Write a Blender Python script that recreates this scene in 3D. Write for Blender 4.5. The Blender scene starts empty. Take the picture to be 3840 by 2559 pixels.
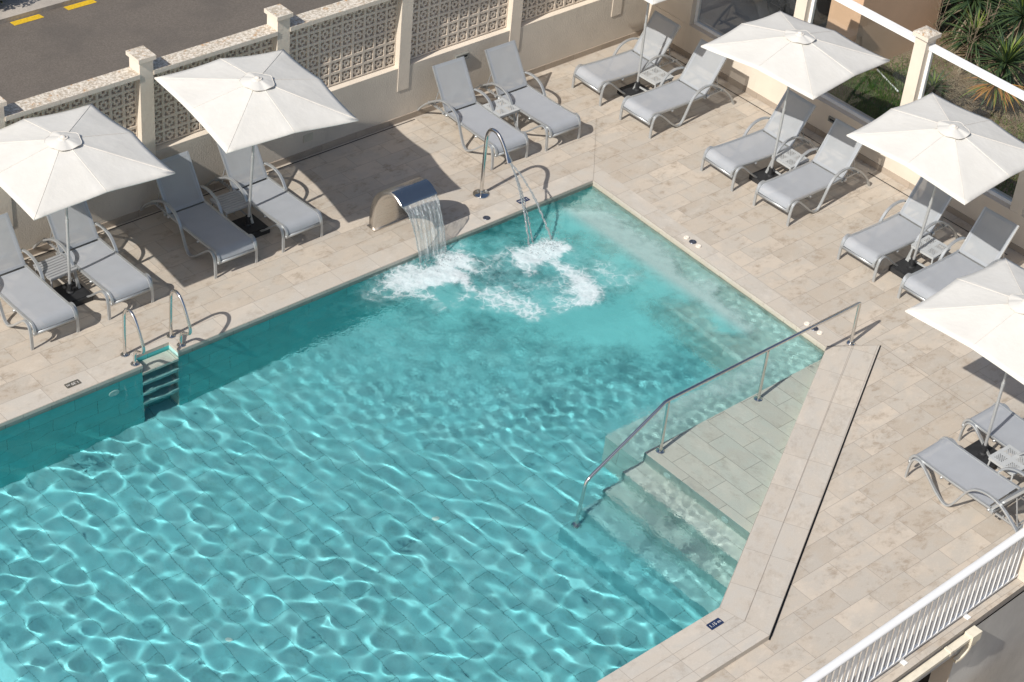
import bpy, math, random
import numpy as np
from mathutils import Vector, Matrix, Quaternion
R = math.radians
random.seed(7)
scn = bpy.context.scene
col = scn.collection

# ------------------------------------------------------------------ helpers
class MB:
    """collects faces (with uv and material slot) and links them as ONE mesh object"""
    def __init__(s): s.v = []; s.f = []; s.uv = []; s.m = []
    def face(s, pts, uv=None, m=0):
        i = len(s.v); s.v += [tuple(p) for p in pts]
        s.f.append(list(range(i, i + len(pts)))); s.uv.append(uv); s.m.append(m)
    def box(s, x0, x1, y0, y1, z0, z1, m=0, skip=''):
        p = lambda a, b, c: (a, b, c)
        if 't' not in skip: s.face([p(x0,y0,z1),p(x1,y0,z1),p(x1,y1,z1),p(x0,y1,z1)], [(x0,y0),(x1,y0),(x1,y1),(x0,y1)], m)
        if 'b' not in skip: s.face([p(x0,y1,z0),p(x1,y1,z0),p(x1,y0,z0),p(x0,y0,z0)], None, m)
        s.face([p(x0,y0,z0),p(x1,y0,z0),p(x1,y0,z1),p(x0,y0,z1)], [(x0,z0),(x1,z0),(x1,z1),(x0,z1)], m)
        s.face([p(x1,y1,z0),p(x0,y1,z0),p(x0,y1,z1),p(x1,y1,z1)], [(x1,z0),(x0,z0),(x0,z1),(x1,z1)], m)
        s.face([p(x0,y1,z0),p(x0,y0,z0),p(x0,y0,z1),p(x0,y1,z1)], [(y1,z0),(y0,z0),(y0,z1),(y1,z1)], m)
        s.face([p(x1,y0,z0),p(x1,y1,z0),p(x1,y1,z1),p(x1,y0,z1)], [(y0,z0),(y1,z0),(y1,z1),(y0,z1)], m)
    def prism(s, poly, z0, z1, m=0, uvf=None, bottom=False):
        """vertical prism from a CCW polygon; z0/z1 numbers or functions of (x,y)"""
        a = (lambda x, y: z0) if not callable(z0) else z0
        b = (lambda x, y: z1) if not callable(z1) else z1
        uvf = uvf or (lambda x, y: (x, y))
        s.face([(x, y, b(x, y)) for x, y in poly], [uvf(x, y) for x, y in poly], m)
        if bottom: s.face([(x, y, a(x, y)) for x, y in poly[::-1]], None, m)
        n = len(poly); d = 0
        for i in range(n):
            (x, y), (X, Y) = poly[i], poly[(i+1) % n]; L = math.hypot(X-x, Y-y)
            s.face([(x,y,a(x,y)),(X,Y,a(X,Y)),(X,Y,b(X,Y)),(x,y,b(x,y))], [(d,a(x,y)),(d+L,a(X,Y)),(d+L,b(X,Y)),(d,b(x,y))], m); d += L
    def loft(s, rings, closed=True, caps=True, m=0):
        i0 = len(s.v); n = len(rings[0])
        for r in rings: s.v += [tuple(p) for p in r]
        for k in range(len(rings)-1):
            for j in range(n if closed else n-1):
                a = i0+k*n+j; b = i0+k*n+(j+1) % n
                s.f.append([a, b, b+n, a+n]); s.m.append(m)
                s.uv.append([(j/n, k), ((j+1)/n, k), ((j+1)/n, k+1), (j/n, k+1)])
        if caps and closed:
            s.f.append([i0+j for j in range(n)][::-1]); s.uv.append(None); s.m.append(m)
            e = i0+(len(rings)-1)*n; s.f.append([e+j for j in range(n)]); s.uv.append(None); s.m.append(m)
    def tube(s, path, r, n=10, m=0, caps=True):
        path = [Vector(p) for p in path]; rings = []
        t0 = (path[1]-path[0]).normalized()
        u = t0.orthogonal().normalized()
        for i, p in enumerate(path):
            t = (path[min(i+1, len(path)-1)]-path[max(i-1, 0)]).normalized()
            u = (u-t*u.dot(t)).normalized(); w = t.cross(u)
            rr = r[i] if isinstance(r, (list, tuple)) else r
            rings.append([p+u*rr*math.cos(2*math.pi*k/n)+w*rr*math.sin(2*math.pi*k/n) for k in range(n)])
        s.loft(rings, True, caps, m)
    def band(s, path, wx, th, side=(1, 0, 0), m=0):
        """sweeps a rounded flat bar: width wx along `side`, thickness th in the plane of the path"""
        path = [Vector(p) for p in path]; sd = Vector(side).normalized(); rings = []
        prof = [(-.5,-.3),(-.42,-.5),(.42,-.5),(.5,-.3),(.5,.3),(.42,.5),(-.42,.5),(-.5,.3)]
        for i, p in enumerate(path):
            t = (path[min(i+1, len(path)-1)]-path[max(i-1, 0)]).normalized()
            nn = t.cross(sd).normalized()
            rings.append([p+sd*a*wx+nn*b*th for a, b in prof])
        s.loft(rings, True, True, m)
    def lathe(s, prof, c=(0, 0, 0), n=24, m=0):
        rings = [[(c[0]+r*math.cos(2*math.pi*k/n), c[1]+r*math.sin(2*math.pi*k/n), c[2]+z) for k in range(n)] for r, z in prof]
        s.loft(rings, True, True, m)
    def build(s, name, mats, parent=None, smooth=False, bevel=0, auto=None):
        me = bpy.data.meshes.new(name); me.from_pydata(s.v, [], s.f)
        uvl = me.uv_layers.new(name='UVMap'); li = 0
        flat = []
        for f, uv in zip(s.f, s.uv):
            if uv is None:
                for i in f: p = s.v[i]; flat += [p[0], p[1]]
            else:
                for q in uv: flat += [q[0], q[1]]
        uvl.data.foreach_set('uv', flat)
        mats = mats if isinstance(mats, (list, tuple)) else [mats]
        for mm in mats: me.materials.append(mm)
        me.polygons.foreach_set('material_index', s.m)
        if smooth: me.polygons.foreach_set('use_smooth', [True]*len(s.f))
        me.update()
        o = bpy.data.objects.new(name, me); col.objects.link(o)
        if parent: o.parent = parent
        if bevel:
            b = o.modifiers.new('bevel', 'BEVEL'); b.width = bevel; b.segments = 2; b.limit_method = 'ANGLE'; b.angle_limit = R(40)
        if auto is not None:
            w = o.modifiers.new('weld', 'WELD'); w.merge_threshold = 1e-5
            me.set_sharp_from_angle(angle=R(auto))
        return o

def tag(o, label=None, cat=None, group=None, kind=None):
    if label: o['label'] = label
    if cat: o['category'] = cat
    if group: o['group'] = group
    if kind: o['kind'] = kind
    return o
def struct(o, kind='structure'): o['kind'] = kind; return o
def thing(name, loc, label, cat, group=None, rz=0):
    o = bpy.data.objects.new(name, None); o.empty_display_size = .1; col.objects.link(o)
    o.location = loc; o.rotation_euler = (0, 0, rz); return tag(o, label, cat, group)
def dup(root, loc, rz, label):
    def cp(o, par):
        c = o.copy(); col.objects.link(c); c.parent = par
        for ch in o.children: cp(ch, c)
        return c
    kids = list(root.children); r = root.copy(); col.objects.link(r)
    r.location = loc; r.rotation_euler = (0, 0, rz); r['label'] = label
    for ch in kids: cp(ch, r)
    return r
def smooth_path(pts, n=6):
    P = [Vector(p) for p in pts]; P = [P[0]*2-P[1]]+P+[P[-1]*2-P[-2]]; out = []
    for i in range(1, len(P)-2):
        for k in range(n):
            t = k/n; a, b, c, d = P[i-1], P[i], P[i+1], P[i+2]
            out.append(.5*((2*b)+(c-a)*t+(2*a-5*b+4*c-d)*t*t+(3*b-a-3*c+d)*t**3))
    out.append(P[-2]); return out

# ------------------------------------------------------------------ materials
class NT:
    def __init__(s, name):
        s.mat = bpy.data.materials.new(name); s.mat.use_nodes = True; s.t = s.mat.node_tree
        s.p = s.t.nodes['Principled BSDF']; s.out = s.t.nodes['Material Output']
    def n(s, typ, **kw):
        nd = s.t.nodes.new(typ)
        for k, v in kw.items(): setattr(nd, k, v)
        return nd
    def l(s, a, b): s.t.links.new(a, b)
    def val(s, sock, v):
        if isinstance(v, bpy.types.NodeSocket): s.l(v, sock)
        else: sock.default_value = v
    def math(s, op, a, b=0.0, clamp=False):
        nd = s.n('ShaderNodeMath', operation=op); nd.use_clamp = clamp
        s.val(nd.inputs[0], a); s.val(nd.inputs[1], b); return nd.outputs[0]
    def mix(s, f, a, b, mode='MIX'):
        nd = s.n('ShaderNodeMix', data_type='RGBA', blend_type=mode)
        s.val(nd.inputs[0], f)
        for i, v in ((6, a), (7, b)):
            if isinstance(v, tuple) and len(v) == 3: v = (*v, 1)
            s.val(nd.inputs[i], v)
        return nd.outputs[2]
    def noise(s, vec, scale, detail=3, rough=.55, out=0, dist=0):
        nd = s.n('ShaderNodeTexNoise'); s.l(vec, nd.inputs['Vector'])
        nd.inputs['Scale'].default_value = scale; nd.inputs['Detail'].default_value = detail
        nd.inputs['Roughness'].default_value = rough; nd.inputs['Distortion'].default_value = dist
        return nd.outputs[out]
    def ramp(s, f, a, b, lo=0.0, hi=1.0):
        nd = s.n('ShaderNodeMapRange', interpolation_type='SMOOTHSTEP'); s.val(nd.inputs[0], f)
        for i, v in ((1, a), (2, b), (3, lo), (4, hi)): nd.inputs[i].default_value = v
        return nd.outputs[0]
    def scalevec(s, vec, sc):
        nd = s.n('ShaderNodeMapping'); s.l(vec, nd.inputs[0]); nd.inputs['Scale'].default_value = sc; return nd.outputs[0]
    def pos(s): return s.n('ShaderNodeNewGeometry').outputs['Position']
    def obj(s): return s.n('ShaderNodeTexCoord').outputs['Object']
    def uv(s): return s.n('ShaderNodeTexCoord').outputs['UV']
    def bump(s, h, strength=.3, dist=.01):
        nd = s.n('ShaderNodeBump'); s.l(h, nd.inputs['Height']); nd.inputs['Strength'].default_value = strength
        nd.inputs['Distance'].default_value = dist; s.l(nd.outputs[0], s.p.inputs['Normal'])
    def base(s, c): s.val(s.p.inputs['Base Color'], (*c, 1) if isinstance(c, tuple) else c)
    def set(s, rough=.5, metal=0, spec=.5):
        s.p.inputs['Roughness'].default_value = rough; s.p.inputs['Metallic'].default_value = metal
        s.p.inputs['Specular IOR Level'].default_value = spec; return s

def plain(name, c, rough=.5, metal=0, var=.06, scale=9, bump=0, bscale=60, spec=.5):
    t = NT(name).set(rough, metal, spec); p = t.pos()
    n = t.noise(p, scale, 4)
    dk = tuple(x*(1-var) for x in c); lt = tuple(min(1, x*(1+var)) for x in c)
    t.base(t.mix(t.ramp(n, .3, .7), dk, lt))
    if bump: t.bump(t.noise(p, bscale, 4), bump, .004)
    return t.mat

def tile(name, c, tint, grout, blotch=.5, w=.6, h=.3, offset=.5, var=.16, rough=.62, mortar=.0024, shift=(0, 0)):
    """stone-look porcelain tiles laid in a running bond, read from the UVs (metres)"""
    t = NT(name).set(rough, 0, .35)
    mp = t.n('ShaderNodeMapping'); t.l(t.uv(), mp.inputs[0]); mp.inputs['Location'].default_value = (shift[0], shift[1], 0)
    br = t.n('ShaderNodeTexBrick'); t.l(mp.outputs[0], br.inputs['Vector'])
    br.offset = offset; br.offset_frequency = 2
    for k, v in (('Scale', 1), ('Brick Width', w), ('Row Height', h), ('Mortar Size', mortar), ('Mortar Smooth', .15), ('Bias', 0)): br.inputs[k].default_value = v
    br.inputs['Color1'].default_value = (0, 0, 0, 1); br.inputs['Color2'].default_value = (1, 1, 1, 1); br.inputs['Mortar'].default_value = (.5, .5, .5, 1)
    rnd = br.outputs['Color']; fac = br.outputs['Fac']
    # per-tile offset so that the stone veining breaks at every joint
    ad = t.n('ShaderNodeVectorMath', operation='MULTIPLY_ADD'); t.l(rnd, ad.inputs[0]); ad.inputs[1].default_value = (31, 17, 7); t.l(mp.outputs[0], ad.inputs[2])
    v = ad.outputs[0]
    st = t.scalevec(v, (1.0, 1.45, 1))
    n1 = t.noise(st, 2.2, 5, .6, 0, .25); n2 = t.noise(st, 9, 6, .7); n3 = t.noise(v, 70, 3, .7); n4 = t.noise(st, 3.1, 5, .72, 0, .3)
    lo = tuple(a*(1-var) for a in c); hi = tuple(min(1, a*(1+var*.8)) for a in c)
    sep = t.n('ShaderNodeSeparateColor'); t.l(rnd, sep.inputs[0])
    b = t.mix(sep.outputs[0], lo, hi)
    b = t.mix(t.math('MULTIPLY', t.ramp(n1, .40, .62), .75), b, tint)
    dark = tuple(a*.60 for a in c); pale = tuple(min(1, a*1.2+.02) for a in c)
    b = t.mix(t.math('MULTIPLY', t.math('MULTIPLY', t.ramp(t.noise(st, 2.3, 5, .7, 0, .4), .50, .68), t.ramp(n2, .35, .65)), .55), b, (pale[0]*.97, pale[1]*.99, pale[2]*1.02))
    b = t.mix(t.math('MULTIPLY', t.math('MULTIPLY', t.ramp(n4, .47, .66), t.ramp(n2, .36, .62)), blotch), b, (dark[0]*1.02, dark[1]*.94, dark[2]*.86))
    b = t.mix(t.math('MULTIPLY', t.ramp(n3, .35, .75), .22), b, tuple(min(1, a*1.18) for a in c))
    b = t.mix(t.math('MULTIPLY', t.ramp(n3, .66, .5), .10), b, tuple(a*.72 for a in c))
    b = t.mix(fac, b, grout)
    t.base(b)
    t.bump(t.math('SUBTRACT', t.math('MULTIPLY', n2, .25), fac), .25, .004)
    return t.mat

M = {}
BEIGE = (.512, .446, .368)
M['deck'] = tile('deck_tile', BEIGE, (.455, .422, .372), (.27, .235, .20), .85, shift=(.13, 0), var=.15)
M['coping'] = tile('coping_tile', (.53, .475, .405), (.49, .462, .415), (.30, .26, .22), .5, offset=0.0, var=.08, shift=(.17, 0))
M['copedge'] = plain('coping_edge', (.44, .41, .345), .6, var=.1, scale=14)
M['floor'] = tile('floor_tile_water_tint', (.170, .575, .620), (.225, .60, .64), (.045, .20, .225), .5, var=.15, mortar=.0028)  # turquoise of the deep water put into the tile colour
M['pwall'] = tile('wall_tile_water_tint', (.09, .56, .57), (.11, .53, .53), (.03, .18, .19), .35, var=.10, shift=(.1, .09))  # deep water tint carried by the wall tile itself
M['pwallr'] = tile('wall_tile_pale_tint', (.52, .64, .57), (.47, .58, .52), (.18, .24, .20), .3, var=.10, shift=(.1, .09))  # paler wall copy, weaker water tint in the tile colour
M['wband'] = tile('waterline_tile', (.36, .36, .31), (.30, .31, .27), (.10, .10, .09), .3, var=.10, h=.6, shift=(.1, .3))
M['wbandr'] = tile('waterline_tile_sunny', (.50, .46, .375), (.46, .43, .36), (.22, .20, .17), .3, var=.08, h=.6, shift=(.1, .3))  # lit copy of the waterline tile, sunlight put into its colour
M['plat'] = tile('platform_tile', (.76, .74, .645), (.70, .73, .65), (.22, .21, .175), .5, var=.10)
M['tread1'] = tile('tread_tile_tint_upper', (.60, .69, .63), (.56, .67, .62), (.15, .18, .16), .5)  # treads grow bluer downwards: the water's absorption is put into the tiles
M['tread2'] = tile('tread_tile_tint_second', (.45, .66, .62), (.41, .64, .61), (.11, .18, .165), .5)
M['tread3'] = tile('tread_tile_tint_third', (.29, .62, .63), (.28, .61, .62), (.07, .17, .17), .5)
M['tread4'] = tile('tread_tile_tint_lower', (.18, .58, .62), (.19, .58, .62), (.05, .17, .185), .5)
for k_, c_ in enumerate(((.38,.53,.50),(.31,.51,.49),(.23,.49,.49),(.17,.47,.51),(.14,.47,.53))): M['riser%d' % k_] = tile('riser_tile', c_, tuple(q*.93 for q in c_), tuple(q*.42 for q in c_), .3, var=.08)  # darker than the treads, water tint by depth put into the colour
M['bench'] = tile('bench_tile_water_tint', (.39, .63, .60), (.36, .62, .60), (.15, .25, .23), .45)  # shallow water tint put into the bench tile colour
M['joint'] = plain('joint_filler', (.26, .225, .19), .8)
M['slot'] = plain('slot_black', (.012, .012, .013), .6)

def stucco(name, c, var=.07, b=.5, sc=34, stain=None):
    t = NT(name).set(.85, 0, .2); p = t.pos()
    big = t.noise(p, 1.3, 4, .6); n = t.noise(p, sc, 4, .6)
    base = t.mix(t.ramp(big, .3, .7), tuple(x*(1-var) for x in c), tuple(min(1, x*(1+var)) for x in c))
    if stain:
        base = t.mix(t.math('MULTIPLY', t.ramp(t.noise(t.scalevec(p, (3, 3, .7)), 2.3, 5, .7), .55, .75), .5), base, stain)
    t.base(base); t.bump(n, b, .012); return t.mat
M['stucco'] = stucco('beige_stucco', (.60, .54, .46), .06, .55, 42, (.47, .42, .36))
M['cream'] = stucco('cream_render', (.70, .62, .52), .05, .25, 30, (.62, .54, .45))
M['block'] = stucco('breeze_block', (.69, .60, .50), .08, .3, 60)
M['peach'] = stucco('peach_render', (.66, .44, .29), .05, .25, 25)
M['greywall'] = stucco('grey_render', (.56, .545, .51), .10, .25, 30,(.42, .41, .385))
M['skirt'] = tile('skirting_tile', (.40, .335, .27), (.37, .31, .25), (.2, .17, .14), .4, h=.3, w=.6)
def capmat():
    t = NT('lichen_cap').set(.9, 0, .2); p = t.pos(); n = t.noise(p, 26, 5, .75); g = t.noise(p, 6, 4, .6)
    b = t.mix(t.ramp(n, .40, .60), (.40, .34, .265), (.70, .645, .56))
    o = t.math('MULTIPLY', t.ramp(t.noise(p, 15, 5, .75), .52, .66), t.ramp(g, .42, .6))
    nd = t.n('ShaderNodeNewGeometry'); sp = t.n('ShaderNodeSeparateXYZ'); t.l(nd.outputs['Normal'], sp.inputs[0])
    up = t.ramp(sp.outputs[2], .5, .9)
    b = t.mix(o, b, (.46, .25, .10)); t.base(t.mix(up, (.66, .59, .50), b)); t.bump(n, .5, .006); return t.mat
M['cap'] = capmat()
M['frame'] = plain('silver_grey_tube', (.46, .475, .48), .36, .55, .04)
M['tabletop'] = plain('pale_grey_table_metal', (.47, .485, .485), .45, .1, .04)
M['darktable'] = plain('grey_slat_metal', (.40, .41, .42), .45, .3, .04)
def sling(name, c, tr):
    t = NT(name).set(.75, 0, .25); o = t.obj()
    w = t.noise(o, 5, 3); t.base(t.mix(t.ramp(w, .35, .65), tuple(x*.95 for x in c), c))
    wv = t.n('ShaderNodeTexWave', wave_type='BANDS', bands_direction='X'); t.l(o, wv.inputs['Vector']); wv.inputs['Scale'].default_value = 120
    t.bump(wv.outputs['Fac'], .12, .002)
    tl = t.n('ShaderNodeBsdfTranslucent'); tl.inputs[0].default_value = (*[x*.9 for x in c], 1)
    m1 = t.n('ShaderNodeMixShader'); m1.inputs[0].default_value = .18; t.l(t.p.outputs[0], m1.inputs[1]); t.l(tl.outputs[0], m1.inputs[2])
    tp = t.n('ShaderNodeBsdfTransparent'); m2 = t.n('ShaderNodeMixShader'); m2.inputs[0].default_value = tr
    t.l(m1.outputs[0], m2.inputs[1]); t.l(tp.outputs[0], m2.inputs[2]); t.l(m2.outputs[0], t.out.inputs[0]); return t.mat
M['sling'] = sling('grey_mesh_sling', (.435, .458, .492), .10)
M['sling_back'] = sling('grey_mesh_back', (.44, .462, .482), .18)
M['hem'] = sling('grey_sling_hem', (.40, .425, .455), .02)
def canvas():
    t = NT('offwhite_canvas').set(.9, 0, .15); o = t.obj(); p = t.pos()
    n = t.noise(o, 2.2, 4, .6); s_ = t.noise(p, 7, 4, .65)
    b = t.mix(t.ramp(n, .35, .7), (.655,.635,.588), (.695,.676,.63))
    b = t.mix(t.math('MULTIPLY', t.ramp(s_, .6, .8), .25), b, (.56, .52, .455)); t.base(b)
    wr = t.noise(t.scalevec(o, (1, 1, .3)), 11, 3, .5); t.bump(wr, .22, .02)
    tl = t.n('ShaderNodeBsdfTranslucent'); tl.inputs[0].default_value = (.55, .52, .47, 1)
    m1 = t.n('ShaderNodeMixShader'); m1.inputs[0].default_value = .04; t.l(t.p.outputs[0], m1.inputs[1]); t.l(tl.outputs[0], m1.inputs[2])
    t.l(m1.outputs[0], t.out.inputs[0]); return t.mat
M['canvas'] = canvas()
M['trim'] = plain('cream_trim', (.69, .645, .58), .8)
M['alu'] = plain('pole_aluminium', (.50, .51, .51), .42, .5, .05)
M['black'] = plain('black_concrete', (.022, .023, .025), .55, 0, .2, 12, .3)
def steel(name, c=(.62, .60, .57), rough=.14, streak=0):
    t = NT(name).set(rough, 1); t.base(c)
    if streak:
        n = t.noise(t.scalevec(t.obj(), (4, 120, 120)), 2, 3); r = t.ramp(n, .3, .7, rough*.8, rough*1.5); t.l(r, t.p.inputs['Roughness'])
    return t.mat
M['steel'] = steel('polished_steel', (.68, .66, .63), .10)
M['brushed'] = steel('brushed_steel', (.60, .565, .52), .30, 1)
M['lipsteel'] = steel('satin_steel', (.52, .51, .49), .24)
M['plate'] = plain('blue_plate', (.028, .048, .115), .35, .3, .3, 60)
M['button'] = plain('dark_steel_button', (.10, .11, .14), .35, .6)
M['letter'] = plain('plate_lettering', (.62, .60, .57), .5)
M['disc'] = plain('ivory_plastic', (.80, .73, .63), .5)
M['inlet'] = plain('pale_inlet', (.46, .68, .66), .5)
M['white'] = plain('white_paint', (.80, .80, .79), .45, 0, .03, 5)
M['ivory'] = plain('ivory_pipe', (.72, .66, .53), .6)
M['ventgrey'] = plain('vent_grey', (.22, .22, .20), .7)
M['coverbeige'] = plain('cover_beige', (.50, .47, .38), .7)
def glassmat():
    t = NT('thin_glass'); gl = t.n('ShaderNodeBsdfGlossy'); gl.inputs['Roughness'].default_value = .02
    tr = t.n('ShaderNodeBsdfTransparent'); tr.inputs[0].default_value = (.93, .95, .945, 1)
    lw = t.n('ShaderNodeLayerWeight'); lw.inputs[0].default_value = .5
    mx = t.n('ShaderNodeMixShader'); t.l(t.ramp(lw.outputs['Facing'], .25, 1.0, .05, .45), mx.inputs[0]); t.l(tr.outputs[0], mx.inputs[1]); t.l(gl.outputs[0], mx.inputs[2])
    t.l(mx.outputs[0], t.out.inputs[0]); return t.mat
M['glass'] = glassmat()
def asphalt():
    t = NT('asphalt').set(.85, 0, .3); p = t.pos()
    n = t.noise(p, 45, 4, .8); g = t.noise(p, 1.1, 5, .6); sp = t.noise(p, 120, 2, .8)
    b = t.mix(t.ramp(n, .35, .68), (.118, .101, .085), (.172, .150, .129))
    b = t.mix(t.math('MULTIPLY', t.ramp(sp, .68, .8), .5), b, (.36, .33, .30))
    b = t.mix(t.math('MULTIPLY', t.ramp(g, .40, .70), .5), b, (.095, .085, .076))
    b = t.mix(t.ramp(t.noise(p, 2.6, 3, .5), .70, .78), b, (.045, .040, .036)); t.base(b); t.bump(n, .5, .006); return t.mat
M['asphalt'] = asphalt()
M['concrete'] = stucco('pale_concrete', (.40, .36, .315), .14, .4, 22, (.32, .29, .25))
M['paving'] = tile('grey_paver', (.34, .32, .285), (.30, .285, .255), (.14, .13, .115), .4, w=.2, h=.1, mortar=.004)
M['yellow'] = plain('road_yellow', (.62, .40, .018), .7, 0, .14, 30)
def soil():
    t = NT('sandy_soil').set(.95, 0, .1); p = t.pos(); n = t.noise(p, 3.2, 6, .7); m2 = t.noise(p, 26, 4, .75)
    b = t.mix(t.ramp(n, .38, .62), (.155, .112, .068), (.30, .23, .155)); b = t.mix(t.math('MULTIPLY', t.ramp(m2, .42, .66), .5), b, (.10, .078, .045))
    t.base(b); t.bump(m2, .9, .03); return t.mat
M['soil'] = soil()
def leaf(name, a, b, tl=.25):
    t = NT(name).set(.5, 0, .35); r = t.n('ShaderNodeNewGeometry').outputs['Random Per Island']; t.base(t.mix(r, a, b))
    x = t.n('ShaderNodeBsdfTranslucent'); t.l(t.mix(r, tuple(min(1, q*1.5) for q in a), tuple(min(1, q*1.5) for q in b)), x.inputs[0])
    m = t.n('ShaderNodeMixShader'); m.inputs[0].default_value = tl; t.l(t.p.outputs[0], m.inputs[1]); t.l(x.outputs[0], m.inputs[2]); t.l(m.outputs[0], t.out.inputs[0]); return t.mat
M['yucca'] = leaf('yucca_leaf', (.020, .045, .026), (.075, .115, .040), .15)
M['yuccatip'] = leaf('yucca_young_leaf', (.10, .17, .03), (.21, .26, .05))
M['withered'] = leaf('withered_leaf', (.42, .26, .06), (.46, .20, .07))
M['straw'] = leaf('straw_leaf', (.30, .25, .17), (.20, .16, .11))
M['grass'] = leaf('grass_blade', (.035, .095, .012), (.085, .19, .025), .35)
M['weed'] = leaf('weed_leaf', (.06, .11, .02), (.15, .19, .04))
M['bark'] = plain('bark', (.10, .075, .055), .9, 0, .3, 20)
M['twig'] = plain('dry_twig', (.22, .17, .12), .9)
M['carpaint'] = plain('black_car_paint', (.012, .012, .013), .22, 0, .1)
M['tyre'] = plain('tyre_rubber', (.018, .018, .018), .8)
M['rim'] = plain('dark_wheel_rim', (.06, .06, .06), .35, .8)
M['carglass'] = plain('car_window', (.02, .024, .026), .06)
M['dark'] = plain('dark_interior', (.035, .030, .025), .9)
M['drygreen'] = leaf('shrub_leaf', (.02, .03, .018), (.05, .055, .03), .1)
def splash(name, tr, base=.05):
    """thin falling water: mostly clear, broken by bright streaks"""
    t = NT(name); u = t.uv(); s1 = t.noise(t.scalevec(u, (46, 5, 1)), 1.0, 4, .65, 0, .7); s2 = t.noise(t.scalevec(u, (90, 22, 1)), 1.0, 3, .7)
    bl = t.n('ShaderNodeBump'); bl.inputs['Strength'].default_value = 1.0; bl.inputs['Distance'].default_value = .02
    t.l(t.math('ADD', s1, t.math('MULTIPLY', s2, .6)), bl.inputs['Height'])
    gl = t.n('ShaderNodeBsdfGlossy'); gl.inputs['Roughness'].default_value = .08; t.l(bl.outputs[0], gl.inputs['Normal'])
    df = t.n('ShaderNodeBsdfDiffuse'); df.inputs[0].default_value = (.82, .86, .87, 1); t.l(bl.outputs[0], df.inputs['Normal'])
    tp = t.n('ShaderNodeBsdfTransparent'); tp.inputs[0].default_value = (.96, .98, .98, 1)
    m1 = t.n('ShaderNodeMixShader'); m1.inputs[0].default_value = .55; t.l(df.outputs[0], m1.inputs[1]); t.l(gl.outputs[0], m1.inputs[2])
    k = t.math('ADD', t.math('MULTIPLY', t.ramp(s1, .42, .74), .75), t.math('MULTIPLY', t.ramp(s2, .58, .72), .35), True)
    m2 = t.n('ShaderNodeMixShader'); t.l(t.math('ADD', t.math('MULTIPLY', k, 1-tr), base, True), m2.inputs[0]); t.l(tp.outputs[0], m2.inputs[1]); t.l(m1.outputs[0], m2.inputs[2])
    t.l(m2.outputs[0], t.out.inputs[0]); return t.mat
M['fall'] = splash('falling_water', -.30, .24)
M['jet'] = splash('jet_water', -1.2, .38)

# ------------------------------------------------------------------ world geometry numbers (metres)
ZW = -.09                                   # water level below the coping
POOL = [(-13, 0), (-13, -7.015), (-4.68, -7.015), (-.19, -4.55), (0, 0)]
lowz = lambda x, y: min(0.0, .0263*(y+4.935))
floorz = lambda x, y: -1.17+.036*x-.0145*y
DX, DY = 4.49, 2.465; DL = math.hypot(DX, DY); DU = (DX/DL, DY/DL); DN = (-DU[1], DU[0])

# ---- decks
d = MB()
d.face([(-13,.3,0),(3.68,.3,0),(3.68,2.72,0),(-13,2.72,0)], [(-13,.3),(3.68,.3),(3.68,2.72),(-13,2.72)])
D2 = [(.3,.3),(.115,-4.745),(.403,-4.935),(3.68,-4.935),(3.68,.3)]
d.face([(x,y,0) for x,y in D2], D2)
D3 = [(.403,-4.935),(-4.548,-7.618),(-13,-7.618),(-13,-9.02),(-4.0,-8.795),(-1.45,-8.735),(3.68,-8.62),(3.68,-4.935)]
d.face([(x,y,lowz(x,y)) for x,y in D3], D3)
struct(d.build('pool_deck', M['deck']))
e = MB()
E3 = D3[3:7]
for (x,y),(X,Y) in zip(E3, E3[1:]): e.face([(x,y,lowz(x,y)-.10),(X,Y,lowz(X,Y)-.10),(X,Y,lowz(X,Y)),(x,y,lowz(x,y))])
struct(e.build('deck_edge', M['concrete']))
# expansion joints and slot drains lying in the deck
j = MB()
for y0, y1 in ((-6.9,-5.9),(-5.9,-4.96)):
    j.face([(.40,y0,lowz(0,y0)+.004),(.407,y0,lowz(0,y0)+.004),(.407,y1,lowz(0,y1)+.004),(.40,y1,lowz(0,y1)+.004)])
j.face([(-1.055,.31,.004),(-1.048,.31,.004),(-1.048,2.62,.004),(-1.055,2.62,.004)])
struct(j.build('expansion_joint', M['joint']))
for (x0,x1,y0,y1,lb) in ((-9.6,-1.07,2.648,2.662,'long black slot drain in the deck along the breeze block wall'),
                         (3.488,3.502,-1.72,2.35,'black slot drain at the glass wall, the stretch nearest the corner'),
                         (3.488,3.502,-4.6,-2.08,'black slot drain at the glass wall, the stretch farther from the corner')):
    s = MB(); s.box(x0,x1,y0,y1,.0005,.0042); tag(s.build('drain_and_shadow_strip', M['slot']), lb, 'drain', 'slot drains in the deck')

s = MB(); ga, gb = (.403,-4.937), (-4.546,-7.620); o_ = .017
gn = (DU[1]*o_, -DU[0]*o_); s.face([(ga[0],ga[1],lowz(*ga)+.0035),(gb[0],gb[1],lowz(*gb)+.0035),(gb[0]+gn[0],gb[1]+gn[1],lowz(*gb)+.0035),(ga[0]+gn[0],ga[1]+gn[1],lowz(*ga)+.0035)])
tag(s.build('drain_and_shadow_strip', M['slot']), 'painted black shadow line along the foot of the raised diagonal coping', 'drain')  # flat black strip painting the shadow line of the raised coping
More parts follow.
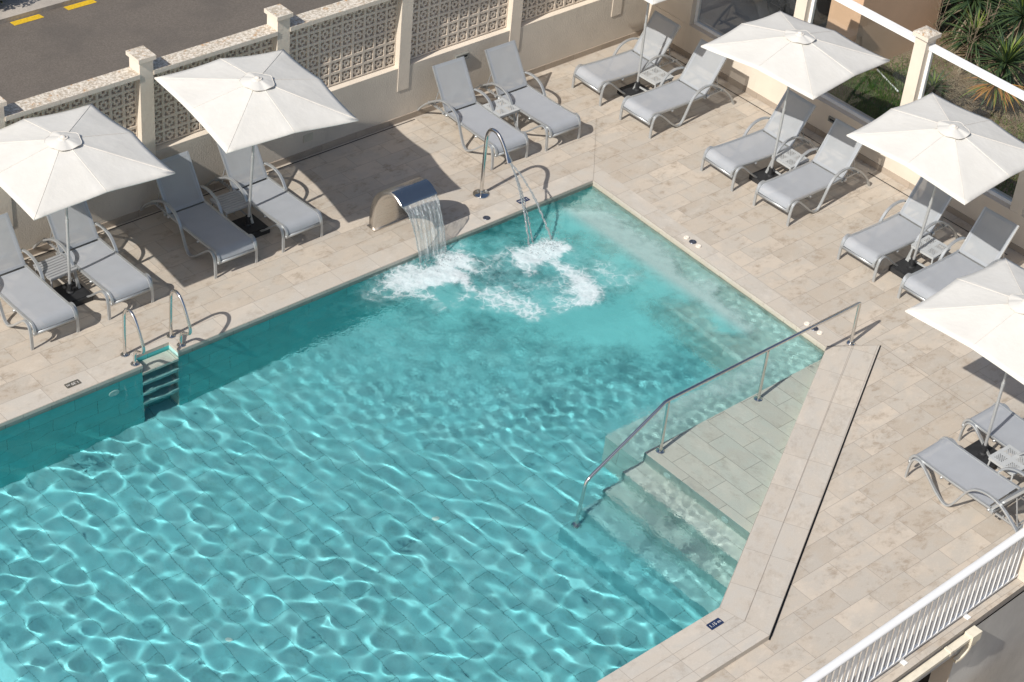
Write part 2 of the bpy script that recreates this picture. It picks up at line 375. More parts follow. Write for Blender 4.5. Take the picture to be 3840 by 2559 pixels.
# ---- coping
AX0, AX1, AY = -7.375, -6.87, .20
c = MB(); T = -.045
def cope(poly, uvf, z0=T): c.prism(poly, z0, 0, 0, uvf, True)
xy = lambda x, y: (x, y)
cope([(-13,-.008),(AX0,-.008),(AX0,.3),(-13,.3)], xy); cope([(AX1,-.008),(-.008,-.008),(.3,.3),(AX1,.3)], xy); cope([(AX0,AY),(AX1,AY),(AX1,.3),(AX0,.3)], xy)
yx = lambda x, y: (y+.3, x+.0428*-y)
cope([(-.008,-.008),(-.198,-4.55),(.115,-4.745),(.3,.3)], yx)
dg = lambda x, y: ((x+4.68)*DU[0]+(y+7.015)*DU[1], -((x+4.68)*DN[0]+(y+7.015)*DN[1]))
cope([(-.172,-4.548),(-4.68,-7.008),(-4.614,-7.315),(.115,-4.745)], dg)
cope([(.115,-4.745),(-4.614,-7.315),(-4.548,-7.618),(.403,-4.935)], dg, -.25)
cope([(-4.68,-7.008),(-13,-7.008),(-13,-7.315),(-4.614,-7.315)], xy)
cope([(-4.614,-7.315),(-13,-7.315),(-13,-7.618),(-4.548,-7.618)], xy, -.25)
struct(c.build('pool_coping', M['coping']))
# grout lines between the two coping rows
g = MB()
for a, b in (((.115,-4.745),(-4.614,-7.315)),((-4.614,-7.315),(-9,-7.315)),((-4.68,-7.015),(-4.548,-7.618)),((0,0),(.3,.3)),((.3,.3),(1.2,1.22)),((-.172,-4.555),(.403,-4.935))):
    L = math.hypot(b[0]-a[0], b[1]-a[1]); n = (-(b[1]-a[1])/L*.0013, (b[0]-a[0])/L*.0013)
    g.face([(a[0]-n[0],a[1]-n[1],.004),(a[0]+n[0],a[1]+n[1],.004),(b[0]+n[0],b[1]+n[1],.004),(b[0]-n[0],b[1]-n[1],.004)][::-1])
struct(g.build('coping_joint', M['joint']))

# ---- pool shell
caus = []
def pool(o): struct(o); o.cycles.is_caustics_receiver = True; caus.append(o); return o
f = MB(); fp = [(-13,.4),(-13,-7.2),(.4,-7.2),(.4,.4)]
f.face([(x,y,floorz(x,y)) for x,y in fp], [(y,x) for x,y in fp]); pool(f.build('pool_floor', M['floor']))
def wallseg(mb, a, b, z0, z1, inset=0.0, m=0, u0=0):
    L = math.hypot(b[0]-a[0], b[1]-a[1]); mb.face([(a[0],a[1],z0),(b[0],b[1],z0),(b[0],b[1],z1),(a[0],a[1],z1)], [(u0,z0),(u0+L,z0),(u0+L,z1),(u0,z1)], m)
w = MB()
wallseg(w, (-13,0), (AX0,0), -1.7, -.12); wallseg(w, (AX1,0), (0,0), -1.7, -.12, u0=.35)
wallseg(w, (-13,0), (AX0,0), -.12, T, m=1); wallseg(w, (AX1,0), (0,0), -.12, T, m=1)
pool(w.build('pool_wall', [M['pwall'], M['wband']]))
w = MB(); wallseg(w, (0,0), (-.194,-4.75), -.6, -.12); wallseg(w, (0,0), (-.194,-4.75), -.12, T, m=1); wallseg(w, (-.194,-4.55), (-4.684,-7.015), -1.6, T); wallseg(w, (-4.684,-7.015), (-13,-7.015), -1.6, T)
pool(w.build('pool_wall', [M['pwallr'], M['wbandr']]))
# ladder recess with built-in steps
w = MB()
w.face([(AX0,AY,-1.5),(AX1,AY,-1.5),(AX1,AY,-.045),(AX0,AY,-.045)], [(0,0),(.5,0),(.5,1.4),(0,1.4)], 0)
w.face([(AX1,AY,-1.5),(AX1,0,-1.5),(AX1,0,-.045),(AX1,AY,-.045)], [(0,0),(.2,0),(.2,1.4),(0,1.4)], 1)
w.face([(AX0,0,-1.5),(AX0,AY,-1.5),(AX0,AY,-.045),(AX0,0,-.045)], [(0,0),(.2,0),(.2,1.4),(0,1.4)], 1)
pool(w.build('ladder_recess', [M['pwall'], M['bench']]))
for k, z in enumerate((-.135, -.40, -.665, -.93)):
    s = MB(); s.box(AX0, AX1, -.022 if k else -.012, AY, z-.055, z, 0)
    pool(s.build('recess_step', M['plat'] if k == 0 else M['riser2']))
# entry platform and steps (running towards the deep end)
PY = -4.60
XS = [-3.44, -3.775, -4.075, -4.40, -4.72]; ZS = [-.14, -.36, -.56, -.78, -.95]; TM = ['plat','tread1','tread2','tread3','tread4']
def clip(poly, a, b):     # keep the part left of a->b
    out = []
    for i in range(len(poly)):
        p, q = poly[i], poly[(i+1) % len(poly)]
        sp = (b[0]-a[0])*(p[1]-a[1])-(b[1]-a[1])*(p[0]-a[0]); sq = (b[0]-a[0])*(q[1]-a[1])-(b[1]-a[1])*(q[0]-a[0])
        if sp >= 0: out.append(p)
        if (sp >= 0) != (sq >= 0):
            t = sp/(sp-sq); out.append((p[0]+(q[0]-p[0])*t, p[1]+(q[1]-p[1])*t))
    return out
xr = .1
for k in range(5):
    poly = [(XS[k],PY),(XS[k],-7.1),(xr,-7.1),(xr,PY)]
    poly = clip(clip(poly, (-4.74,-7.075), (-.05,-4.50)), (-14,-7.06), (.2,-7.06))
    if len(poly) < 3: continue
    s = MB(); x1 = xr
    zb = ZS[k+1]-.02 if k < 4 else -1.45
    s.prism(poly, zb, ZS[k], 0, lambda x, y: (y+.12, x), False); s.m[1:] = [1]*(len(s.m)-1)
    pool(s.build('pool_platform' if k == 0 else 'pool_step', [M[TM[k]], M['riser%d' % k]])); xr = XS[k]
# hydromassage bench along two sides: sloped back and seat
b = MB()
def bside(A, B, inx, iny):  # A->B along wall, in = inward unit
    prof = [(-.03,-.19),(.0,-.20),(.22,-.40),(.36,-.44),(.80,-.44),(.84,-.50),(.84,-1.6)]
    L = math.hypot(B[0]-A[0], B[1]-A[1]); v = 0
    for (o0,z0),(o1,z1) in zip(prof, prof[1:]):
        dv = math.hypot(o1-o0, z1-z0)
        b.face([(A[0]+inx*o0,A[1]+iny*o0,z0),(B[0]+inx*o0,B[1]+iny*o0,z0),(B[0]+inx*o1,B[1]+iny*o1,z1),(A[0]+inx*o1,A[1]+iny*o1,z1)], [(0,v),(L,v),(L,v+dv),(0,v+dv)]); v += dv
bside((-.005,.0), (-.195,-4.62), -.999, .043)
b.box(-3.44, -.2, PY, PY+.64, -1.6, -.46); pool(b.build('pool_bench', M['bench']))

# ------------------------------------------------------------------ water
def vnoise(x, y, seed):
    rs = np.random.RandomState(seed); G = rs.rand(256, 256)
    xi = np.floor(x).astype(int); yi = np.floor(y).astype(int); fx = x-xi; fy = y-yi
    fx = fx*fx*(3-2*fx); fy = fy*fy*(3-2*fy); a = lambda i, k: G[(xi+i) % 256, (yi+k) % 256]
    return (a(0,0)*(1-fx)+a(1,0)*fx)*(1-fy)+(a(0,1)*(1-fx)+a(1,1)*fx)*fy
def fbm(x, y, seed, o=4):
    s = 0; amp = .5; tot = 0
    for k in range(o): s = s+amp*vnoise(x*2**k, y*2**k, seed+k); tot += amp; amp *= .55
    return s/tot
def seg_d(X, Y, pts):
    D = np.full(X.shape, 1e9)
    for (ax, ay), (bx, by) in zip(pts, pts[1:]):
        t = np.clip(((X-ax)*(bx-ax)+(Y-ay)*(by-ay))/((bx-ax)**2+(by-ay)**2), 0, 1)
        D = np.minimum(D, np.hypot(X-ax-t*(bx-ax), Y-ay-t*(by-ay)))
    return D
def water():
    st = .0150
    xs = np.arange(-12.2, .09, st); ys = np.arange(-7.12, .27, st)
    X, Y = np.meshgrid(xs, ys, indexing='ij')
    rs = np.random.RandomState(11); Z = np.zeros_like(X)
    S1 = (-3.05, -.45); S2 = (-1.68, -.95)
    r1 = np.hypot(X-S1[0], Y-S1[1]); r2 = np.hypot(X-S2[0], Y-S2[1]); rm = np.minimum(r1, r2)
    onplat = 1/(1+np.exp((Y-PY+.02)*14)) * 1/(1+np.exp(-(X+3.55)*7))
    calm = 1-.86*onplat
    # three wave families, each scaled to the same crest curvature (= focal length of the crests)
    def family(n, l0, lr, a0, da, seed, beta):
        q = np.random.RandomState(seed); S = np.zeros_like(X)
        for i in range(n):
            lam = l0*np.exp(q.rand()*lr); a = a0+q.randn()*da; k = 2*math.pi/lam
            S += (lam/l0)**1.7*np.sin(k*(X*np.cos(a)+Y*np.sin(a))+q.rand()*6.28+1.2*vnoise(X*.7, Y*.7, seed+i))
        S /= S.std(); S = 2.4*np.tanh(S/2.4); S = (np.exp(beta*S)-1)/beta
        g = S[::1]; xx = np.gradient(np.gradient(g, st, axis=0), st, axis=0); yy = np.gradient(np.gradient(g, st, axis=1), st, axis=1); xy_ = np.gradient(np.gradient(g, st, axis=0), st, axis=1)
        tr = -(xx+yy); kk = tr/2+np.sqrt(np.maximum(tr*tr/4-(xx*yy-xy_*xy_), 0)); return S/np.percentile(kk, 99.3)
    fine = np.exp(-((rm-2.35)/.95)**2); streak = np.exp(-((rm-4.0)/1.15)**2)*(1-.7*fine); wide = np.clip(1-.85*fine-.75*streak, .12, 1)
    md = .55+.95*fbm(X*.55+3, Y*.55+9, 5, 3)
    Z += calm*np.minimum(md, 1.25)*(1.12*wide*family(40, .175, 1.0, math.radians(205), .95, 101, .18)+1.15*streak*family(26, .17, .85, math.radians(192), .34, 202, .30)+1.45*fine*family(30, .125, .75, math.radians(215), .75, 303, .15))
    # chop near the falls and over the massage bench
    bench = np.exp(-((X+.40)/.36)**2)*(Y > PY-.1)+.8*np.exp(-((Y-PY-.32)/.30)**2)*(X > -3.6)*(X < .2)
    bub = np.exp(-np.hypot((X+3.95)/.42, (Y+5.25)/.33)**2)+np.exp(-np.hypot((X+4.15)/.32, (Y+6.0)/.38)**2)+.6*np.exp(-np.hypot((X+4.4)/.6, (Y+5.7)/.6)**2)
    ch = np.clip(1.0*np.exp(-(rm/1.75)**2)+.42*np.exp(-((rm-2.1)/1.0)**2)+.55*bench+.9*bub, 0, 1.2)
    Z += np.clip(4.6*bench*(.4+.9*fbm(X*1.3, Y*1.3, 33, 2))+6.5*np.clip(bub, 0, 1), 0, 6.5)*family(26, .085, .7, 1.0, 2.0, 404, .1)
    for i in range(44):
        lam = .16*np.exp(rs.rand()*1.0); a = rs.rand()*6.28; k = 2*math.pi/lam
        Z += .0014/k*np.sin(k*(X*np.cos(a)+Y*np.sin(a))+rs.rand()*6.28+1.2*vnoise(X*1.5, Y*1.5, 40+i))*ch
    # foam (white water) and veil (fine bubbles, plus teal filling unlit water at the falls)
    wx = X+.34*(fbm(X*2.6, Y*2.6, 60)-.5)*2; wy = Y+.34*(fbm(X*2.6+9, Y*2.6, 64)-.5)*2
    fa = .80*np.exp(-(seg_d(wx, wy, [(-3.40,-.36),(-3.1,-.42),(-2.74,-.42)])/.20)**2)*1.15
    fa += .60*np.exp(-(seg_d(wx, wy, [(-3.05,-.6),(-3.11,-1.01),(-3.0,-1.24),(-2.88,-1.45),(-2.80,-1.72)])/.17)**2)
    fa += .40*np.exp(-(seg_d(wx, wy, [(-3.67,-.40),(-3.66,-.67),(-3.52,-.98)])/.16)**2)
    fb = .86*np.exp(-(seg_d(wx, wy, [(-1.98,-.80),(-1.72,-.82),(-1.50,-.95)])/.20)**2)*1.15
    fb += .60*np.exp(-(seg_d(wx, wy, [(-1.66,-1.0),(-1.75,-1.39),(-1.82,-1.63),(-1.88,-1.98)])/.15)**2)
    fb += .12*np.exp(-(seg_d(wx, wy, [(-1.45,-1.0),(-1.2,-1.35),(-1.1,-1.75)])/.2)**2)
    lace = .50*np.exp(-(seg_d(wx, wy, [(-3.9,-.25),(-3.0,-.2),(-2.4,-.5),(-2.5,-1.08),(-2.2,-1.6),(-1.4,-1.7)])/.42)**2)
    foam = fa+fb+lace*(.35+1.0*fbm(X*2.0, Y*2.0, 71))
    vl = .75*np.exp(-(seg_d(wx, wy, [(-.58,-.75),(-.56,-1.2),(-.66,-1.9),(-.70,-2.6),(-.66,-3.5)])/.30)**2)
    vl += .62*np.exp(-(seg_d(wx, wy, [(-3.0,-.9),(-2.9,-2.0),(-2.3,-2.6)])/.55)**2)+.45*np.exp(-(seg_d(wx, wy, [(-1.8,-1.4),(-1.5,-2.4),(-1.7,-3.2)])/.6)**2)
    vl += .50*np.exp(-(rm/1.9)**2)  # round the falls its teal stands in for missing light on the floor
    vl += .42*np.exp(-(seg_d(wx, wy, [(-3.0,-4.25),(-1.2,-4.25)])/.25)**2)+.4*np.exp(-(seg_d(wx, wy, [(-2.6,-.3),(-.9,-.6)])/.4)**2)
    veil = np.clip(vl*(.25+1.35*fbm(X*1.7+4, Y*1.7, 81)), 0, 1)
    Z += .022*np.clip(foam, 0, 1.3)*(fbm(X*9, Y*9, 90)-.35)
    Z += ZW
    nx, ny = X.shape; idx = np.arange(nx*ny).reshape(nx, ny)
    cx = (X[:-1,:-1]+X[1:,1:])/2; cy = (Y[:-1,:-1]+Y[1:,1:])/2
    keep = (cy < .03) | ((cx > AX0) & (cx < AX1) & (cy < AY+.02))
    keep &= (cx < .03+.0428*cy) & (cy > -7.05)
    keep &= ((cx+4.68)*DN[0]+(cy+7.015)*DN[1]) > -.05
    q = np.stack([idx[:-1,:-1], idx[1:,:-1], idx[1:,1:], idx[:-1,1:]], -1)[keep]
    used = np.unique(q); remap = -np.ones(nx*ny, int); remap[used] = np.arange(len(used)); q = remap[q]
    V = np.stack([X, Y, Z], -1).reshape(-1, 3)[used].astype(np.float32)
    me = bpy.data.meshes.new('water'); me.vertices.add(len(V)); me.vertices.foreach_set('co', V.ravel())
    me.loops.add(q.size); me.loops.foreach_set('vertex_index', q.ravel().astype(np.int32))
    me.polygons.add(len(q)); me.polygons.foreach_set('loop_start', np.arange(0, q.size, 4, dtype=np.int32)); me.polygons.foreach_set('loop_total', np.full(len(q), 4, np.int32))
    me.polygons.foreach_set('use_smooth', np.ones(len(q), bool)); me.update(calc_edges=True)
    for nm, A in (('foam', foam), ('veil', veil), ('chop', np.clip(ch+.06*calm+1.3*bub+.8*bench, 0, 1.7)), ('pale', np.clip(bench, 0, 1))):
        at = me.attributes.new(nm, 'FLOAT', 'POINT'); at.data.foreach_set('value', A.reshape(-1)[used].astype(np.float32))
    t = NT('pool_water'); p = t.pos()
    gl = t.n('ShaderNodeBsdfGlass'); gl.inputs['Roughness'].default_value = 0; gl.inputs['IOR'].default_value = 1.333; gl.inputs['Color'].default_value = (.965, 1, .995, 1)
    ac = t.n('ShaderNodeAttribute', attribute_name='chop').outputs['Fac']
    bp_ = t.n('ShaderNodeBump'); bp_.inputs['Distance'].default_value = .02; t.l(t.math('MULTIPLY', ac, .85), bp_.inputs['Strength'])
    t.l(t.math('ADD', t.noise(p, 9, 3, .5, 0, .4), t.math('MULTIPLY', t.noise(p, 30, 3, .6), .45)), bp_.inputs['Height']); t.l(bp_.outputs[0], gl.inputs['Normal'])
    af = t.n('ShaderNodeAttribute', attribute_name='foam').outputs['Fac']; av = t.n('ShaderNodeAttribute', attribute_name='veil').outputs['Fac']
    n1 = t.noise(p, 10, 4, .62, 0, .4); n2 = t.noise(p, 42, 4, .7)
    vo = t.n('ShaderNodeTexVoronoi', feature='DISTANCE_TO_EDGE'); ds = t.n('ShaderNodeVectorMath', operation='MULTIPLY_ADD'); 
    t.l(t.noise(p, 5, 3, .5, 1), ds.inputs[0]); ds.inputs[1].default_value = (.35, .35, .35); t.l(p, ds.inputs[2]); t.l(ds.outputs[0], vo.inputs['Vector']); vo.inputs['Scale'].default_value = 6.5
    lace_ = t.ramp(vo.outputs[0], .16, .0)
    k = t.math('ADD', t.math('MULTIPLY', af, 1.6), t.math('MULTIPLY', t.math('SUBTRACT', n1, .5), 1.35))
    k = t.math('ADD', k, t.math('MULTIPLY', lace_, t.math('MULTIPLY', t.ramp(af, .12, .45), .42)))
    mask = t.ramp(k, .42, 1.75)
    mask = t.math('MULTIPLY', mask, t.ramp(n2, .2, .7, .58, .80))
    mask = t.math('MAXIMUM', mask, t.math('MULTIPLY', t.ramp(af, .05, 1.0), t.ramp(n1, .3, .7, .15, .5)))
    df = t.n('ShaderNodeBsdfDiffuse'); df.inputs[0].default_value = (.74, .79, .81, 1)
    ab = t.n('ShaderNodeAttribute', attribute_name='pale').outputs['Fac']
    vd = t.n('ShaderNodeBsdfDiffuse'); t.l(t.mix(t.ramp(ab, .05, .7), (.16, .56, .56), (.42, .58, .565)), vd.inputs[0])
    vm = t.math('MULTIPLY', t.ramp(t.math('ADD', av, t.math('MULTIPLY', t.math('SUBTRACT', n1, .5), .7)), .12, .95), .58)
    a = t.n('ShaderNodeMixShader'); t.l(vm, a.inputs[0]); t.l(gl.outputs[0], a.inputs[1]); t.l(vd.outputs[0], a.inputs[2])
    b2 = t.n('ShaderNodeMixShader'); t.l(mask, b2.inputs[0]); t.l(a.outputs[0], b2.inputs[1]); t.l(df.outputs[0], b2.inputs[2])
    t.l(b2.outputs[0], t.out.inputs[0])
    me.materials.append(t.mat)
    o = bpy.data.objects.new('water', me); col.objects.link(o); o.cycles.is_caustics_caster = True
    return struct(o)
water()

# ------------------------------------------------------------------ breeze block wall (left/back)
YW = 2.718
wall = thing('garden_wall', (-4, YW, 0), 'long beige stucco wall with pierced concrete block screens, piers and lichen stained coping, beside the road', 'wall')
def at(o, par): o.parent = par; o.matrix_parent_inverse = Matrix.LocRotScale(par.location, par.rotation_euler, None).inverted(); return o
def wp(mb, name, mat, **k): return at(mb.build(name, mat, None, **k), wall)
PX = [-11.81,-9.70,-7.60,-5.505,-3.39,-1.28,.82,2.93]
s = MB(); s.box(-13, 3.68, YW, YW+.20, -.3, .90, 0); s.box(2.93, 3.68, YW, YW+.2, .90, 2.4)
wp(s, 'plinth', M['stucco'])
s = MB(); s.box(-13, 3.68, YW-.012, YW, 0, .092); wp(s, 'skirting', M['skirt'])
for x in PX:
    s = MB(); s.box(x-.10, x+.10, YW-.010, YW+.23, .53, 2.27); pr = wp(s, 'pier', M['cream'], bevel=.006)
    s = MB(); s.box(x-.128, x+.128, YW-.04, YW+.26, 2.27, 2.325); s.prism([(x-.128,YW-.04),(x+.128,YW-.04),(x+.128,YW+.26),(x-.128,YW+.26)], 2.325, 2.327)
    c_ = s.build('pier_cap', M['cap'], pr, bevel=.012)
def screen(x0, x1, z0, z1, nx, nz, y):
    s = MB(); bw = (x1-x0)/nx; bh = (z1-z0)/nz; T_ = .085
    for i in range(nx):
        for k in range(nz):
            cx = x0+(i+.5)*bw; cz = z0+(k+.5)*bh; hw = bw/2; hh = bh/2
            jx = .001*random.uniform(-1, 1); f_ = .019; B = lambda a, b, c2, d2, dy=0: s.box(cx+a, cx+b, y+dy+jx, y+T_, cz+c2, cz+d2)
            B(-hw, -hw+f_, -hh, hh); B(hw-f_, hw, -hh, hh); B(-hw+f_, hw-f_, -hh, -hh+f_); B(-hw+f_, hw-f_, hh-f_, hh)
            o_, i_ = .045, .023
            B(-o_, -i_, -o_, o_, .006); B(i_, o_, -o_, o_, .006); B(-i_, i_, -o_, -i_, .006); B(-i_, i_, i_, o_, .006)
            a_ = .015
            B(-hw+f_, -o_, -a_, a_, .01); B(o_, hw-f_, -a_, a_, .01); B(-a_, a_, -hh+f_, -o_, .01); B(-a_, a_, o_, hh-f_, .01)
    return s
for a, b in zip(PX, PX[1:]):
    wp(screen(a+.10, b-.10, .925, 2.045, 10, 6, YW+.085), 'block_screen', M['block'])
    s = MB(); s.face([(a+.10,YW+.002,.901),(b-.10,YW+.002,.901),(b-.10,YW+.20,.926),(a+.10,YW+.20,.926)]); s.box(a+.1, b-.1, YW+.17, YW+.20, .9, .924)
    wp(s, 'screen_sill', M['cream'])
    s = MB(); n = 5; L = (b-a-.20)/n
    for i in range(n): s.box(a+.10+i*L+.002, a+.10+(i+1)*L-.002, YW-.022, YW+.225, 2.046, 2.108)
    wp(s, 'coping', M['cap'], bevel=.008)
# things fixed to that wall
s = MB(); vx0, vx1, vz0, vz1 = -.336, -.094, .705, .80
s.box(vx0, vx1, YW-.045, YW-.001, vz0, vz0+.03); s.box(vx0, vx1, YW-.045, YW-.001, vz1-.022, vz1); s.box(vx0, vx0+.022, YW-.045, YW-.001, vz0+.03, vz1-.022); s.box(vx1-.022, vx1, YW-.045, YW-.001, vz0+.03, vz1-.022)
v = thing('wall_vent', (-.215, YW, .75), 'grey slotted vent box on the stucco wall above two sunlit loungers', 'vent')
at(s.build('frame', M['ventgrey'], bevel=.004), v)
s = MB(); s.box(vx0+.022, vx1-.022, YW-.014, YW-.002, vz0+.03, vz1-.022); at(s.build('slot', M['slot']), v)
s = MB(); s.box(-3.02, -2.86, YW-.010, YW-.0005, .234, .345); tag(s.build('cover_plate', M['coverbeige'], bevel=.004), 'beige rectangular cover plate low on the stucco wall behind the second parasol', 'cover plate')

# ------------------------------------------------------------------ glass topped wall (right)
XW = 3.68
gw = thing('glass_wall', (XW, -2, 0), 'low cream wall with framed glass panes between square piers, along the garden', 'wall')
def gp_(mb, name, mat, par=gw, **k):
    o = mb.build(name, mat, None, **k)
    if par is gw: return at(o, gw)
    o.parent = par; return o
s = MB(); s.box(XW, XW+.28, -15, YW, -.3, .535); s.box(XW+.012, XW+.28, 2.06, YW, .535, 2.4); gp_(s, 'plinth', M['cream'])
s = MB(); s.box(XW-.012, XW, -15, YW-.012, 0, .09); gp_(s, 'skirting', M['skirt'])
PYS = [1.955, -.195, -2.33, -4.435, -6.55, -8.66, -10.8]
for y in PYS:
    s = MB(); s.box(XW+.004, XW+.215, y-.098, y+.098, .535, 2.24); pr = gp_(s, 'pier', M['cream'], bevel=.006)
    s = MB(); s.box(XW-.035, XW+.255, y-.135, y+.135, 2.24, 2.30)
    ap = (XW+.11, y, 2.345); q = [(XW-.03,y-.13,2.30),(XW+.25,y-.13,2.30),(XW+.25,y+.13,2.30),(XW-.03,y+.13,2.30)]
    for i in range(4): s.face([q[i], q[(i+1) % 4], ap])
    s.build('pier_cap', M['cap'], pr)
for a, b in zip(PYS, PYS[1:]):
    y1, y0 = a-.10, b+.10; s = MB(); x0, x1 = XW+.10, XW+.15
    s.box(x0, x1, y0, y1, .536, .585); s.box(x0-.02, x1+.03, y0, y1, 2.075, 2.15); s.box(x0, x1, y0, y0+.05, .585, 2.075); s.box(x0, x1, y1-.05, y1, .585, 2.075)
    fr = gp_(s, 'window_frame', M['white'], bevel=.004)
    s = MB(); s.box(x0+.02, x0+.028, y0+.05, y1-.05, .585, 2.075); s.build('pane', M['glass'], fr)
v = thing('wall_vent', (XW, -1.21, .36), 'grey slotted vent box low on the cream wall under the glass panes', 'vent')
s = MB(); y0, y1, z0, z1 = -1.335, -1.09, .318, .393
for a in ((y0,y1,z0,z0+.02),(y0,y1,z1-.02,z1),(y0,y0+.02,z0+.02,z1-.02),(y1-.02,y1,z0+.02,z1-.02)): s.box(XW-.03, XW-.001, *a)
at(s.build('frame', M['ventgrey'], bevel=.003), v)
s = MB(); s.box(XW-.010, XW-.002, y0+.02, y1-.02, z0+.02, z1-.02); at(s.build('slot', M['slot']), v)

# ------------------------------------------------------------------ sun loungers
FR = [(0,0),(.002,.10),(.008,.20),(.03,.30),(.075,.345),(.135,.345),(.21,.295),(.30,.215),(.40,.125),(.48,.065),(.55,.024),(.61,.022),(.655,.06),(.70,.14),(.75,.25),(.80,.355),(.87,.445),(.96,.498),(1.08,.518),(1.22,.498),(1.36,.425),(1.50,.325),(1.62,.215),(1.71,.11),(1.775,.0)]
def make_lounger(label):
    t = thing('sun_lounger', (0, 0, 0), label, 'sun lounger', 'sun loungers round the pool')
    for sx in (-1, 1):
        b = MB(); b.band(smooth_path([(sx*.312, y, z) for y, z in FR], 3), .041, .024); b.build('side_frame', M['frame'], t, smooth=True, auto=40)
    b = MB()
    rail = smooth_path([(0,-.02,.225),(0,-.022,.27),(0,.0,.325),(0,.05,.355),(0,.12,.352),(0,.4,.338),(0,.8,.332),(0,1.13,.334)], 4)
    for sx in (-1, 1): b.band([(sx*.276, p.y, p.z) for p in rail], .034, .030)
    b.box(-.294, .294, -.034, -.008, .215, .250); b.box(-.30, .30, 1.10, 1.13, .29, .315); b.box(-.30, .30, .42, .445, .295, .318)
    b.build('seat_frame', M['frame'], t, smooth=True, auto=40)
    def cloth(prof, hw, hem, name, mat):
        m_ = MB(); v = 0
        xs = [-hw, -hw+hem, 0, hw-hem, hw]
        for i, ((y0,z0),(y1,z1)) in enumerate(zip(prof, prof[1:])):
            dv = math.hypot(y1-y0, z1-z0); end = (i == 0 or i == len(prof)-2)
            for k in range(4):
                sag = lambda x: -.004*(1-(x/hw)**2)
                hm = 1 if (k in (0, 3) or end) else 0
                m_.face([(xs[k],y0,z0+sag(xs[k])),(xs[k+1],y0,z0+sag(xs[k+1])),(xs[k+1],y1,z1+sag(xs[k+1])),(xs[k],y1,z1+sag(xs[k]))], [(xs[k],v),(xs[k+1],v),(xs[k+1],v+dv),(xs[k],v+dv)], hm)
            v += dv
        return m_.build(name, [mat, M['hem']], t, smooth=True, auto=60)
    cloth([(-.024,.262),(-.016,.300),(.01,.338),(.055,.366),(.12,.364),(.25,.352),(.5,.344),(.8,.340),(1.06,.341),(1.095,.342)], .262, .012, 'seat_sling', M['sling'])
    # raised back
    c, s_ = math.cos(R(57.5)), math.sin(R(57.5)); bp = lambda d, o=0: (1.135+d*c-o*s_, .318+d*s_+o*c)
    b = MB()
    for sx in (-1, 1): b.band([(sx*.272, *bp(d)) for d in (0, .2, .45, .70)], .024, .030)
    b.tube([(-.272, *bp(.69)), (.272, *bp(.69))], .011, 8); b.tube([(-.272, *bp(.02)), (.272, *bp(.02))], .011, 8)
    b.build('back_frame', M['frame'], t, smooth=True, auto=40)
    cloth([bp(.02,.016), bp(.06,.017), bp(.25,.012), bp(.45,.012), bp(.655,.016), bp(.70,.017)], .260, .034, 'back_sling', M['sling_back'])
    # crossbar, notched racks and prop behind the back
    b = MB(); b.box(-.315, .315, 1.145, 1.185, .300, .330)
    b.build('crossbar', M['frame'], t, bevel=.004)
    b = MB(); b.box(-.30, .30, 1.50, 1.525, .285, .310); b.build('stretcher', M['frame'], t, bevel=.004)
    for sx in (-1, 1):
        b = MB(); b.box(sx*.235-.008, sx*.235+.008, 1.185, 1.60, .262, .287)
        for k in range(6): b.box(sx*.235-.007, sx*.235+.007, 1.28+k*.05, 1.295+k*.05, .287, .315)
        b.build('rack', M['frame'], t)
    b = MB(); pr = [(-.22,*bp(.40,-.02)),(-.22,1.47,.30),(.22,1.47,.30),(.22,*bp(.40,-.02))]; b.tube(pr, .009, 8); b.build('prop', M['frame'], t, smooth=True, auto=40)
    return t
G2 = 'sun loungers round the pool'
LG = [(-7.958,.992,0,'leftmost lounger along the stucco wall, deep in parasol shade, cut off by the photo edge'),
 (-6.895,.997,0,'lounger beside the leftmost parasol, its foot half in sun, nearest the pool ladder'),
 (-5.342,.988,0,'fully shaded lounger directly above the pool ladder, left of the second parasol pole'),
 (-4.295,.991,0,'lounger right of the second parasol pole, pole shadow crossing its seat'),
 (-.709,.984,0,'sunlit lounger without parasol directly behind the arched water spout'),
 (.275,.947,0,'sunlit lounger without parasol under the end of the block screens, right of the perforated table'),
 (1.504,1.768,-90,'lounger in the corner where stucco wall meets glass wall'),
 (1.474,.682,-90,'second lounger from the wall corner, left edge of a parasol hiding its backrest'),
 (1.466,-.996,-90,'lounger facing the pool, left of the pole of the upper right parasol'),
 (1.450,-2.058,-90,'lounger facing the pool, right of the pole of the upper right parasol'),
 (1.433,-3.633,-90,'lounger left of the pole of the parasol cut by the right photo edge'),
 (1.425,-4.70,-90,'lounger whose foot is hidden under the lowest parasol canopy'),
 (.10,-6.73,180,'lounger at the right photo edge with a parasol pole in front of its seat'),
 (-.965,-6.775,180,'lounger nearest the white railing, seen from behind, seat in full sun')]
JIT = [1.0,-.2,1.3,-2.0,-.5,-1.9,.3,-2.3,1.4,-.2,.6,-1.0,.4]; JN = [13]
first = None
for x, y, a, lb in LG:
    if first is None: first = make_lounger(lb); o = first; o.location = (x, y, lowz(x, y-.9)); o.rotation_euler = (0, 0, R(a))
    else: o = dup(first, (x, y, lowz(x, y-1.0)), R(a+JIT[len(JIT)-JN[0]]), lb); JN[0] -= 1

